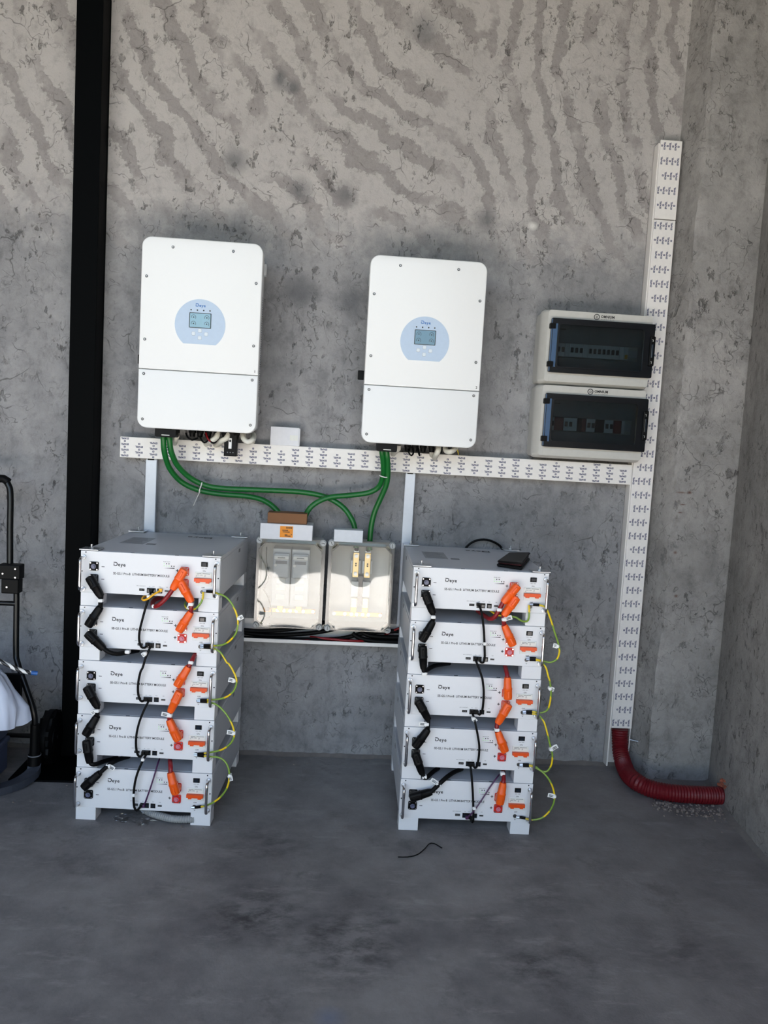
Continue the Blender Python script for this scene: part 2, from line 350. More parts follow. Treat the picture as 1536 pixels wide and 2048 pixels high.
def text_mesh(body, cap, mat, bold=0, align='CENTER', width=None, spacing=1.0):
    """flat lettering in the x-z plane facing -y, centred on its anchor; cap = capital height in metres"""
    key = (body, cap, mat, bold, align, width, spacing)
    if key in _tx: return _tx[key]
    cu = bpy.data.curves.new('lettering', 'FONT'); cu.body = body; cu.size = cap/.70; cu.align_x = align; cu.align_y = 'CENTER'; cu.resolution_u = 2; cu.offset = bold*cap; cu.extrude = 0; cu.space_character = spacing; cu.fill_mode = 'FRONT'
    ob = bpy.data.objects.new('lettering', cu); COL.objects.link(ob)
    dg = bpy.context.evaluated_depsgraph_get(); dg.update()
    me = bpy.data.meshes.new_from_object(ob.evaluated_get(dg)); bpy.data.objects.remove(ob); bpy.data.curves.remove(cu)
    if width:
        xs = [v.co.x for v in me.vertices]; s = width/(max(xs)-min(xs)); me.transform(Matrix.Diagonal((s, 1, 1, 1)))
    me.transform(Matrix.Rotation(PI/2, 4, 'X'))
    me.materials.clear(); me.materials.append(MT[mat]); me.name = 'lettering'
    _tx[key] = me
    return me
def text(name, body, cap, mat, parent, loc, rot=None, **kw): return obj(name, text_mesh(body, cap, mat, **kw), mat, parent, loc=loc, rot=rot)
def add_mesh(bm, me, mtx):
    n0 = len(bm.verts); bm.from_mesh(me); bm.verts.ensure_lookup_table()
    bmesh.ops.transform(bm, matrix=mtx, verts=bm.verts[n0:])
def logo_bm(h):
    """the lettering D-e-y-e, capital height h, starting at x=0, baseline z=0, facing -y"""
    bm = BM(); w = h*.2; y0, y1 = -.0003, 0
    arc = [(h*.5+h*.42*math.cos(a), h*.5+h*.40*math.sin(a)) for a in [PI/2-PI*i/8 for i in range(9)]]
    ribbon(bm, [(0, h*.9)]+arc+[(h*.1, h*.1), (h*.1, h*.62)], w, y0, y1)
    me = text_mesh('eye', h*.9, 'ink', .03, 'LEFT', None, 1.12); bm.verts.ensure_lookup_table()
    add_mesh(bm, me, Matrix.Translation((h*1.08, -.0003, h*.36)))
    return bm
# ================================================================ the setting
def rough_sheet(bm, p00, p10, p11, p01, nu, nv, amp, edge_amp=None, sc=9, seed=0):
    """a slightly uneven quad sheet"""
    p00, p10, p11, p01 = map(Vector, (p00, p10, p11, p01)); nrm = (p10-p00).cross(p01-p00).normalized(); g = []
    for j in range(nv+1):
        row = []
        for i in range(nu+1):
            u, v = i/nu, j/nv; p = (p00*(1-u)+p10*u)*(1-v)+(p01*(1-u)+p11*u)*v
            p = p+nrm*amp*mnoise.noise(p*sc+Vector((seed, 0, 0)))
            row.append(bm.verts.new(p))
        g.append(row)
    for j in range(nv):
        for i in range(nu): bm.faces.new((g[j][i], g[j][i+1], g[j+1][i+1], g[j+1][i]))
    return bm
CEIL, FRONT = 3.9, -4.85
bm = BM(); box(bm, -4.2, 2.2, 0, .2, -.1, CEIL+.1); struct('wall_back', bm, 'wall')
bm = BM(); box(bm, -4.4, -4.2, FRONT, .2, -.1, CEIL+.1); struct('wall_left', bm, 'side')
def xw(y): return float(np.interp(y, (-2.6, -.80, -.55, -.35, -.13, .1), (1.31, 1.456, 1.476, 1.503, 1.553, 1.556)))
bm = BM(); prism(bm, [(xw(.1), .1), (xw(-.13), -.13), (xw(-.24), -.24), (xw(-.35), -.35), (xw(-.45), -.45), (xw(-.55), -.55), (xw(-.80), -.80), (xw(-2.6), -2.6), (xw(-2.6), FRONT), (2.4, FRONT), (2.4, .1)], -.1, CEIL+.1)
for v in bm.verts: v.co = Vector((v.co.x, v.co.z, v.co.y))
bmesh.ops.recalc_face_normals(bm, faces=bm.faces[:]); struct('wall_right', bm, 'side')
bm = BM(); box(bm, -4.2, 2.3, -2.35, .1, -.2, 0); struct('floor', bm, 'floor')
bm = BM(); box(bm, -2.7, 2.0, -4.75, -2.35, -.2, -.004); struct('floor_apron', bm, 'apron')
bm = BM(); box(bm, -40, 40, -60, -2.35, -.3, -.01); struct('ground', bm, 'soil')
bm = BM(); box(bm, -4.4, 2.4, FRONT, .2, CEIL, CEIL+.25); struct('ceiling', bm, 'ceil')
# plastered pilaster in the right corner, its arris uneven
def pil(z, y0, k): return .006*mnoise.noise(Vector((k, y0*3, z*7)))+.004*mnoise.noise(Vector((k+5, y0, z*31)))
bm = BM(); prev = None; NZ = 220
for j in range(NZ+1):
    z = CEIL*j/NZ
    pts = [(1.262, .01), (1.268, -.002), (1.285, -.045), (1.30, -.095), (1.306, -.122), (1.316, -.131), (1.36, -.132), (1.43, -.131), (1.50, -.133), (1.545, -.134), (1.56, -.14), (1.60, -.14)]
    row = [bm.verts.new((x+pil(z, i*.7, 1)*(1 if i > 1 else 0), y+pil(z, i*.9, 9)*(1 if i > 1 else 0), z)) for i, (x, y) in enumerate(pts)]
    if prev:
        for i in range(len(pts)-1): bm.faces.new((prev[i], row[i], row[i+1], prev[i+1]))
    prev = row
bmesh.ops.recalc_face_normals(bm, faces=bm.faces[:])
o = struct('wall_pilaster', bm, 'side', True)
# mortar left along the foot of the wall
bm = BM(); prev = None; N = 260
for i in range(N+1):
    x = -1.6+2.85*i/N; a = .012+.014*abs(mnoise.noise(Vector((x*4, 0, 0))))+.006*mnoise.noise(Vector((x*23, 3, 0))); hgt = .010+.012*abs(mnoise.noise(Vector((x*6, 7, 0))))+.004*mnoise.noise(Vector((x*31, 1, 0)))
    row = [bm.verts.new(p) for p in ((x, .002, hgt), (x, -a*.5, hgt*.6), (x, -a, .001), (x, -a-.012, -.002))]
    if prev:
        for j in range(3): bm.faces.new((prev[j], row[j], row[j+1], prev[j+1]))
    prev = row
bmesh.ops.recalc_face_normals(bm, faces=bm.faces[:]); struct('baseboard_back', bm, 'mortar', True)
bm = BM(); prev = None
for i in range(201):
    y = -.14-1.9*i/200; xx = xw(y); a = .015+.02*abs(mnoise.noise(Vector((y*5, 2, 0))))+.008*mnoise.noise(Vector((y*27, 3, 0))); hgt = .012+.014*abs(mnoise.noise(Vector((y*6, 17, 0))))
    row = [bm.verts.new(p) for p in ((xx+.003, y, hgt), (xx-a*.5, y, hgt*.55), (xx-a, y, .001), (xx-a-.01, y, -.002))]
    if prev:
        for j in range(3): bm.faces.new((prev[j], row[j], row[j+1], prev[j+1]))
    prev = row
bmesh.ops.recalc_face_normals(bm, faces=bm.faces[:]); struct('baseboard_right', bm, 'mortar', True)
# black steel column: web and two flanges, on a floor plate
t = thing('steel_column', 'tall black steel column standing against the plastered wall', 'column', (-.945, -.05, 0))
t['kind'] = 'structure'
bm = BM(); box(bm, -.990, -.897, -.102, -.090, .004, CEIL, .0015); obj('flange', bm, 'steel', t, False, world=True)
bm = BM(); box(bm, -.990, -.897, -.012, 0, .004, CEIL, .0015); obj('flange', bm, 'steel', t, False, world=True)
bm = BM(); box(bm, -.9065, -.8985, -.0905, -.0115, .004, CEIL); obj('web', bm, 'steel', t, False, world=True)
bm = BM(); box(bm, -.9885, -.9805, -.0905, -.0115, .004, CEIL); obj('web', bm, 'steel', t, False, world=True)
bm = BM(); box(bm, -1.10, -.72, -.325, -.001, 0, .008, .002); obj('base_plate', bm, 'steel', t, False, world=True)

# ================================================================ cable trunking
def efapel(bm, cx, cz, rot, y, cut=None):
    add_mesh(bm, text_mesh('EFAPEL', .0066, 'blueink', .055, 'CENTER', .0285), Matrix.Translation((cx, y, cz)) @ Matrix.Rotation(rot, 4, 'Y'))
def square(bm, cx, cz, y, s=.0068):
    prism(bm, rrect(cx-s/2, cx+s/2, cz-s/2, cz+s/2, .0006, 1), y, y+.0002, rrect(cx-s*.16, cx+s*.16, cz-s*.3, cz+s*.3, .0004, 1))
HX0 = at_y(240, 890, -.05).x; HX1 = 1.168; HZ0, HZ1 = 1.161, 1.239; VX0, VX1 = 1.172, 1.256
t = thing('cable_trunking', 'long horizontal white cable trunking with blue print under the inverters', 'trunking', ((HX0+HX1)/2, 0, HZ0))
bm = BM(); box(bm, HX0, HX1, -.046, 0, HZ0+.002, HZ1-.002); obj('channel', bm, 'trunk', t, False, world=True)
bm = BM(); box(bm, HX0, HX1, -.0505, -.044, HZ0, HZ1, .0015); obj('cover', bm, 'trunk', t, False, world=True)
bm = BM(); i = 0; x = HX0+.018
while x < HX1-.012:
    ph = [.0, .0087, .0174, .004, .0125, .019][(i*5+i//7) % 6]; z = HZ1-.006-ph*.98
    k = i % 2
    while z > HZ0+.005:
        if z < HZ1-.004:
            if k % 2 == 0: efapel(bm, x, z, PI, -.0508)
            else: square(bm, x, z, -.0508)
        z -= .0107; k += 1
    i += 1; x += .0535
o = obj('printed_lettering', bm, 'blueink', t, False, world=True); o['kind'] = 'stuff'
def vertical_print(z0, z1, seed):
    bm = BM(); z = z1-.022; i = seed
    while z > z0+.018:
        ph = [.0, .006, .0125, .017, .003, .010][(i*4) % 6]; x = VX0+.006+ph; k = i % 2
        while x < VX1-.004:
            if k % 2 == 0: efapel(bm, x, z, -PI/2, -.0508)
            else: square(bm, x, z, -.0508)
            x += .0107; k += 1
        i += 1; z -= .0545
    return bm
ZT, ZJ, ZB = 2.475, 2.182, .173
t = thing('cable_trunking', 'tall upright white cable trunking with blue print beside the corner pilaster', 'trunking', ((VX0+VX1)/2, 0, .01))
bm = BM()
box(bm, VX0-.006, VX1, -.004, -.0002, .012, ZT-.012); box(bm, VX0-.006, VX0-.003, -.046, -.001, .012, ZT-.012); box(bm, VX1-.004, VX1-.001, -.046, -.001, .012, ZT-.012); box(bm, VX0-.003, VX0, -.044, -.030, .012, ZT-.012)
obj('channel', bm, 'trunk', t, False, world=True)
for a, b, nm in ((ZJ+.0015, ZT, 3), (ZB, ZJ-.0015, 0)):
    bm = BM(); box(bm, VX0, VX1, -.0505, -.044, a, b, .0015); c = obj('cover', bm, 'trunk', t, False, world=True)
    o = obj('printed_lettering', vertical_print(a, b, nm), 'blueink', c, False, world=True); o['kind'] = 'stuff'
for (pa, pb, lab) in ((292, 314, 'plain pale vertical duct behind the left battery stack'), (811, 831, 'plain pale vertical duct behind the right battery stack')):
    x0, x1 = at_y(pa, 948 if pa > 500 else 918, -.03).x, at_y(pb, 948 if pa > 500 else 918, -.03).x
    t = thing('wall_duct', lab, 'duct', ((x0+x1)/2, 0, .53), group='plain ducts below the long trunking')
    bm = BM(); box(bm, x0+.002, x1-.002, -.028, -.0002, .53, HZ0+.001); obj('channel', bm, 'post', t, False, world=True)
    bm = BM(); box(bm, x0, x1, -.032, -.026, .53, HZ0-.004, .0015); obj('cover', bm, 'post', t, False, world=True)
    bm = BM(); box(bm, x0+.007, x1-.010, -.0325, -.030, HZ0-.006, HZ0-.001); obj('cable_slot', bm, 'black', t, False, world=True)
# open tray low on the wall between the stacks, full of cables
t = thing('cable_tray', 'open white tray between the battery stacks, filled with thick cables', 'cable tray', (0, 0, .478))
bm = BM(); box(bm, -.62, .62, -.004, -.0002, .48, .552); obj('back_plate', bm, 'trunk', t, False, world=True)
bm = BM(); box(bm, -.62, .62, -.082, -.001, .478, .482); box(bm, -.62, .62, -.083, -.079, .478, .492, .001); obj('lower_lip', bm, 'trunk', t, False, world=True)
def traycable(pts, r, mat, label):
    bm = BM(); tube(bm, [at_y(u, v, y) for u, v, y in pts], r, 10); one('power_cable', label, 'cable', bm, mat, 'cables lying in the tray')
traycable(((470, 1262, -.03), (530, 1270, -.04), (600, 1268, -.045), (650, 1262, -.04), (690, 1252, -.03)), .0085, 'rubber', 'thick black cable in the tray rising under the left clear box')
traycable(((470, 1275, -.055), (540, 1278, -.06), (600, 1279, -.06), (680, 1277, -.05), (730, 1266, -.045), (790, 1262, -.04), (830, 1262, -.03)), .0085, 'rubber', 'black cable running the whole length of the tray near its lip')
traycable(((470, 1258, -.055), (520, 1262, -.06), (575, 1259, -.06), (625, 1252, -.05), (650, 1244, -.05)), .008, 'rubber', 'upper black cable in the tray bending up below the left clear box')
traycable(((705, 1266, -.06), (715, 1274, -.062), (740, 1281, -.062), (780, 1284, -.062), (830, 1284, -.05)), .009, 'rubber', 'black cable dropping into the right end of the tray')
traycable(((722, 1262, -.045), (735, 1270, -.05), (765, 1274, -.05), (830, 1275, -.045)), .009, 'rubber', 'black cable curving along the right end of the tray, behind another')
traycable(((470, 1276, -.072), (530, 1281, -.072), (600, 1282, -.07), (640, 1278, -.05), (700, 1276, -.03)), .005, 'red', 'dark red cable along the front of the tray on the left')
traycable(((620, 1274, -.05), (670, 1279, -.066), (720, 1282, -.07), (760, 1276, -.02), (830, 1270, -.02)), .005, 'red', 'dark red cable under the two clear boxes in the tray')
traycable(((770, 1270, -.03), (785, 1262, -.04), (800, 1256, -.05), (820, 1250, -.05)), .005, 'red', 'short red cable climbing from the tray to the right stack')

# ================================================================ inverters
IY = -.233
def inverter(px, pz, number, label, side):
    t = thing('inverter', label, 'inverter', (px, 0, pz), group='wall-mounted inverters')
    w, H = .21, .665; zs = .207
    bm = BM(); prism(bm, rrect(-.198, .198, .012, H-.012, .012), -.19, -.022); obj('chassis', bm, 'invs', t)
    bm = BM(); box(bm, -.18, .18, -.024, 0, .06, H+.002, .002); box(bm, -.207, .207, -.05, -.02, H-.075, H-.03, .003); obj('wall_bracket', bm, 'invs', t, False)
    def cover(name, poly):
        bm = BM(); prism(bm, poly, IY, IY+.052)
        es = [e for e in bm.edges if all(abs(v.co.y-IY) < 1e-5 for v in e.verts)]
        bmesh.ops.bevel(bm, geom=es, offset=.004, segments=3, affect='EDGES', profile=.5)
        return obj(name, bm, 'inv', t)
    up = cover('upper_cover', rrect(-w, w, zs+.001, H, .034, 7, (0, 0, 1, 1)))
    lo = cover('lower_cover', rrect(-w, w, 0, zs-.001, .034, 7, (1, 1, 0, 0)))
    sm = BM(); cyl(sm, (0, 0, 0), (0, -.0025, 0), .0052, .0045, 14); sm = meshof(sm, 'screw', 'steelscrew', True)
    sk = BM(); cyl(sk, (0, -.0024, 0), (0, -.0028, 0), .0022, .0022, 6); sk = meshof(sk, 'socket', 'invs')
    for (x, z, par) in ((-.103, .633, up), (.106, .633, up), (-.191, .528, up), (.19, .528, up), (-.191, .310, up), (.19, .310, up), (-.191, .190, lo), (.19, .190, lo), (-.191, .030, lo), (.19, .030, lo)):
        obj('screw', sm, '', par, loc=(x, IY, z))
        obj('screw_socket', sk, '', par, loc=(x, IY, z)) 
    # display film: a disc cut straight at the foot
    R = .0885; cz = .372; dp = [(R*math.cos(a), cz+R*math.sin(a)) for a in [(-.875+i*(PI+1.75)/40) for i in range(41)]]
    bm = BM(); prism(bm, dp, IY-.0012, IY+.001); d = obj('display_panel', bm, 'dial', t, False)
    Y = IY-.0012
    bm = logo_bm(.0115); bmesh.ops.translate(bm, verts=bm.verts, vec=(-.0175, Y-.0004, cz+.062)); obj('logo_lettering', bm, 'logoblue', d, False)
    lm = BM(); cyl(lm, (0, 0, 0), (0, -.0008, 0), .0026, n=10); lm = meshof(lm, 'indicator_light', 'ink')
    for k in range(4): obj('indicator_light', lm, '', d, loc=(-.033+.022*k, Y, cz+.050))
    bm = BM(); prism(bm, rrect(-.0385, .0385, cz-.012, cz+.041, .002, 2), Y-.0016, Y); obj('screen_bezel', bm, 'dark', d, False)
    bm = BM(); prism(bm, rrect(-.0355, .0355, cz-.0095, cz+.0385, .001, 1), Y-.0018, Y-.0012); obj('screen', bm, 'lcdl' if number == '1' else 'lcd', d, False)
    bm = BM()
    for gx in (-.023, .023):
        for gz in (.003, .025): prism(bm, circ(gx, cz+gz, .0085, 18, -.7, PI+.7), Y-.0020, Y-.0017, circ(gx, cz+gz, .0070, 18, -.7, PI+.7)) if False else ribbon(bm, circ(gx, cz+gz, .0078, 18, -.7, PI+.7), .0014, Y-.0020, Y-.0017)
    for gx in (-.023, .023):
        for gz in (.003, .025): prism(bm, circ(gx, cz+gz, .0026, 8), Y-.0020, Y-.0017)
    obj('screen_gauges', bm, 'dark', d, False)
    b = BM(); prism(b, rrect(-.0058, .0058, -.0055, .0062, .0025, 3), -.0012, 0); b = meshof(b, 'button', 'btn')
    b2 = BM(); prism(b2, rrect(-.0062, .0062, -.0062, .0066, .0026, 3), -.0006, 0); b2 = meshof(b2, 'button_rim', 'greyink')
    for (x, z) in ((0, -.021), (0, -.046), (-.022, -.032), (.022, -.032)):
        obj('button', b, '', d, loc=(x, Y, cz+z)); obj('button_rim', b2, '', d, loc=(x, Y+.0002, cz+z))
    text('number_lettering', number, .0085, 'ink', up, (.198, IY-.0004, zs+.013), bold=.04)
    # slotted vents in both flanks
    for s in (-1, 1):
        bm = BM()
        for i in range(44):
            for j in range(3): box(bm, s*.198-.0008, s*.198+.0008, -.10+j*.022, -.10+j*.022+.013, .14+i*.0085, .14+i*.0085+.0045)
        o = obj('side_vent', bm, 'dark', t, False); o['kind'] = 'stuff'
        bm = BM(); box(bm, s*.198-.004, s*.198+.004, -.172, -.135, .14, .40, .001); obj('heat_sink_edge', bm, 'greyink', t, False)
        bm = BM(); box(bm, s*.2, s*.2+s*.009, -.16, -.10, .075, .105, .002) if s > 0 else box(bm, s*.2-.009, s*.2, -.16, -.10, .075, .105, .002); obj('side_catch', bm, 'invs', t, False)
    # rotary switch on the left flank
    bm = BM(); cyl(bm, (-.198, -.15, .245), (-.206, -.15, .245), .021, n=20); o = obj('rotary_switch', bm, 'black', t)
    bm = BM(); box(bm, -.232, -.205, -.156, -.144, .228, .262, .003); obj('switch_lever', bm, 'black', o, False)
    bm = BM(); box(bm, -.2035, -.198, -.165, -.135, .165, .195, .002); obj('side_plug', bm, 'black', t, False)
    # underside: battery cable cover, glands and plugs
    bm = BM(); prism(bm, rrect(-.150, -.076, -.030, .012, .006, 3), -.215, -.135); o = obj('battery_cable_cover', bm, 'black', t)
    bm = BM(); box(bm, -.126, -.098, -.2165, -.2145, -.024, -.0215); obj('cover_mark', bm, 'cream', o, False)
    gm = BM(); cyl(gm, (0, 0, .02), (0, 0, -.006), .0135, n=8); cyl(gm, (0, 0, -.006), (0, 0, -.02), .0115, .0095, 12); gm = meshof(gm, 'cable_gland', 'black', True)
    for x in (-.030, -.002, .028, .060, .090, .130): obj('cable_gland', gm, '', t, loc=(x, -.14, -.004))
    bm = BM(); box(bm, -.06, .17, -.175, -.10, .004, .014, .002); obj('gland_plate', bm, 'black', t, False)
    return t
inverter(-.498, 1.278, '1', 'white inverter on the wall nearest the black steel column', 'l')
inverter(.301, 1.270, '2', 'white inverter on the wall nearest the breaker boxes', 'r')

def wire(name, label, cat, pts, r, mat, group=None, n=10, ribs=False):
    bm = BM(); P = [at_y(u, v, y) for u, v, y in pts]
    if ribs: ribbed(bm, P, r, .0075, .10)
    else: tube(bm, P, r, n)
    return one(name, label, cat, bm, mat, group)
# short conduits and tails between the inverters and the trunking
cg = 'short white corrugated conduits under the inverters'
for pts, lab in ((((352, 862, -.15), (353, 872, -.15), (350, 880, -.12), (349, 886, -.05)), 'white conduit beside the cable cover of the left inverter'),
                 (((436, 862, -.14), (433, 874, -.15), (423, 882, -.15), (416, 886, -.10), (412, 888, -.05)), 'white conduit left of the black data logger'),
                 (((457, 866, -.14), (453, 876, -.15), (443, 882, -.14), (436, 888, -.10), (432, 890, -.05)), 'white conduit touching the left edge of the data logger'),
                 (((486, 868, -.14), (488, 878, -.16), (496, 884, -.17), (505, 880, -.16), (507, 874, -.12), (506, 870, -.07), (505, 884, -.045)), 'white looped conduit at the right end of the left inverter'),
                 (((797, 890, -.14), (796, 898, -.13), (790, 903, -.10), (786, 908, -.05)), 'white conduit beside the cable cover of the right inverter'),
                 (((861, 892, -.14), (864, 902, -.12), (864, 910, -.05)), 'short white conduit behind a longer one under the right inverter'),
                 (((878, 892, -.14), (876, 902, -.16), (872, 910, -.14), (869, 916, -.05)), 'white conduit hanging straight under the middle of the right inverter'),
                 (((890, 894, -.14), (893, 902, -.16), (902, 903, -.17), (910, 897, -.15), (912, 892, -.12)), 'white looped conduit at the right end of the right inverter')):
    wire('corrugated_conduit', lab, 'conduit', pts, .0105, 'conduit', cg, ribs=True)
for pts, mat, lab in ((((398, 868, -.14), (403, 880, -.16), (409, 885, -.16), (416, 880, -.15), (410, 868, -.14)), 'rubber', 'small black wire loop under the left inverter'),
                 (((415, 868, -.14), (420, 882, -.16), (428, 886, -.16), (434, 880, -.14), (428, 868, -.14)), 'rubber', 'small black wire loop beside the conduits under the left inverter'),
                 (((412, 866, -.15), (416, 878, -.165), (422, 884, -.16)), 'red', 'short red wire under the left inverter'),
                 (((372, 866, -.14), (375, 874, -.15), (384, 880, -.15), (396, 876, -.14)), 'rubber', 'short black tail next to the cable cover of the left inverter'),
                 (((815, 892, -.14), (818, 906, -.16), (823, 911, -.16), (827, 905, -.15), (823, 893, -.14)), 'rubber', 'small black wire loop under the right inverter'),
                 (((833, 893, -.14), (837, 905, -.16), (839, 911, -.16), (836, 895, -.14)), 'rubber', 'narrow black wire loop under the right inverter'),
                 (((913, 892, -.13), (915, 900, -.12), (917, 909, -.10)), 'yg', 'thin yellow wire end under the right corner of the right inverter')):
    wire('connection_wire', lab, 'wire', pts, .0032 if mat != 'yg' else .0018, mat, 'loose wires under the inverters', 8)
# data logger stick
a = at_y(450, 868, -.135); b = at_y(474, 913, -.135)
t = thing('data_logger', 'black data logger stick hanging under the left inverter', 'data logger', ((a.x+b.x)/2, -.135, b.z))
bm = BM(); box(bm, a.x, b.x, -.150, -.115, b.z, 1.285, .003); obj('body', bm, 'black', t, False, world=True)
bm = BM(); mx = (a.x+b.x)/2; box(bm, mx-.007, mx+.004, -.1512, -.1495, b.z+.028, b.z+.066); obj('sticker', bm, 'paper', t, False, world=True)
bm = BM(); box(bm, mx-.005, mx+.002, -.1516, -.151, b.z+.052, b.z+.061); obj('sticker_print', bm, 'ink', t, False, world=True)
lm = BM(); cyl(lm, (0, 0, 0), (0, -.001, 0), .0022, n=8); lm = meshof(lm, 'indicator_light', 'greyink')
for k in range(3): obj('indicator_light', lm, '', t, loc=(-.010+.010*k, -.0148, .014))
# green battery cables
gg = 'green cables between the inverters and the clear boxes'
wire('green_cable', 'green cable from the left inverter to the left clear box, the lower of the pair', 'cable', ((326, 868, -.165), (327, 880, -.165), (329, 905, -.15), (339, 936, -.11), (362, 963, -.075), (397, 980, -.06), (440, 988, -.05), (490, 992, -.05), (523, 999, -.06), (546, 1013, -.075), (560, 1030, -.085), (566, 1050, -.09), (568, 1085, -.09)), .0105, 'green', gg)
wire('green_cable', 'long green cable from the left inverter to the right clear box', 'cable', ((337, 869, -.165), (339, 880, -.165), (343, 905, -.15), (356, 932, -.115), (381, 956, -.08), (412, 971, -.065), (450, 977, -.06), (520, 980, -.055), (600, 984, -.055), (648, 993, -.065), (682, 1011, -.075), (701, 1034, -.085), (710, 1058, -.09), (712, 1095, -.09)), .0105, 'green', gg)
wire('green_cable', 'green cable from the right inverter bending left to the left clear box', 'cable', ((763, 893, -.165), (764, 905, -.165), (767, 932, -.14), (766, 952, -.115), (758, 973, -.09), (738, 985, -.08), (700, 990.5, -.08), (662, 994, -.085), (637, 1003, -.09), (620, 1016, -.09), (611, 1032, -.085), (607, 1052, -.085), (606, 1085, -.085)), .0105, 'green', gg)
wire('green_cable', 'green cable from the right inverter straight down to the right clear box', 'cable', ((772, 894, -.165), (774, 910, -.165), (776, 940, -.14), (773, 968, -.12), (761, 997, -.10), (750, 1022, -.09), (743, 1050, -.085), (740, 1078, -.085), (739, 1100, -.085)), .0105, 'green', gg)
def tie(pts, label, tail=None):
    bm = BM(); P = [at_y(*p) for p in pts]; tube(bm, P, .0022, 6)
    if tail: tube(bm, [at_y(*p) for p in tail], .0016, 6)
    one('cable_tie', label, 'cable tie', bm, 'white', 'cable ties on the green cables')
tie(((404, 965, -.083), (402, 972, -.088), (399, 980, -.082), (398, 986, -.06)), 'white cable tie with a long tail on the cables of the left inverter', ((400, 983, -.08), (394, 995, -.07), (387, 1011, -.05)))
tie(((759, 951, -.12), (764, 953, -.140), (772, 955, -.143), (780, 953, -.12)), 'white cable tie around the cables of the right inverter')
# ================================================================ small cartons
def carton(name, label, u0, u1, v0, v1, y, depth, mat, extra=None, flap=None):
    a = at_y((u0+u1)/2, v1, y); x0 = at_y(u0, v1, y).x; x1 = at_y(u1, v1, y).x; h = at_y((u0+u1)/2, v0, y).z-a.z
    return x0, x1, a.z, h
x0, x1, z, h = carton('', '', 540, 597, 851, 888, -.052, .05, '')
t = thing('carton', 'small white carton standing on the horizontal trunking', 'box', ((x0+x1)/2, -.025, HZ1))
bm = BM(); box(bm, x0, x1, -.052, -.004, HZ1, HZ1+h, .0015); obj('box', bm, 'card', t, False, world=True)
bm = BM(); box(bm, x1-.002, x1+.004, -.050, -.006, HZ1+.001, HZ1+h-.003, .001); obj('end_flap', bm, 'card', t, False, world=True)
bm = BM(); box(bm, x1-.034, x1-.004, -.0524, -.0515, HZ1+h*.3, HZ1+h*.58); obj('sticker', bm, 'cream', t, False, world=True)
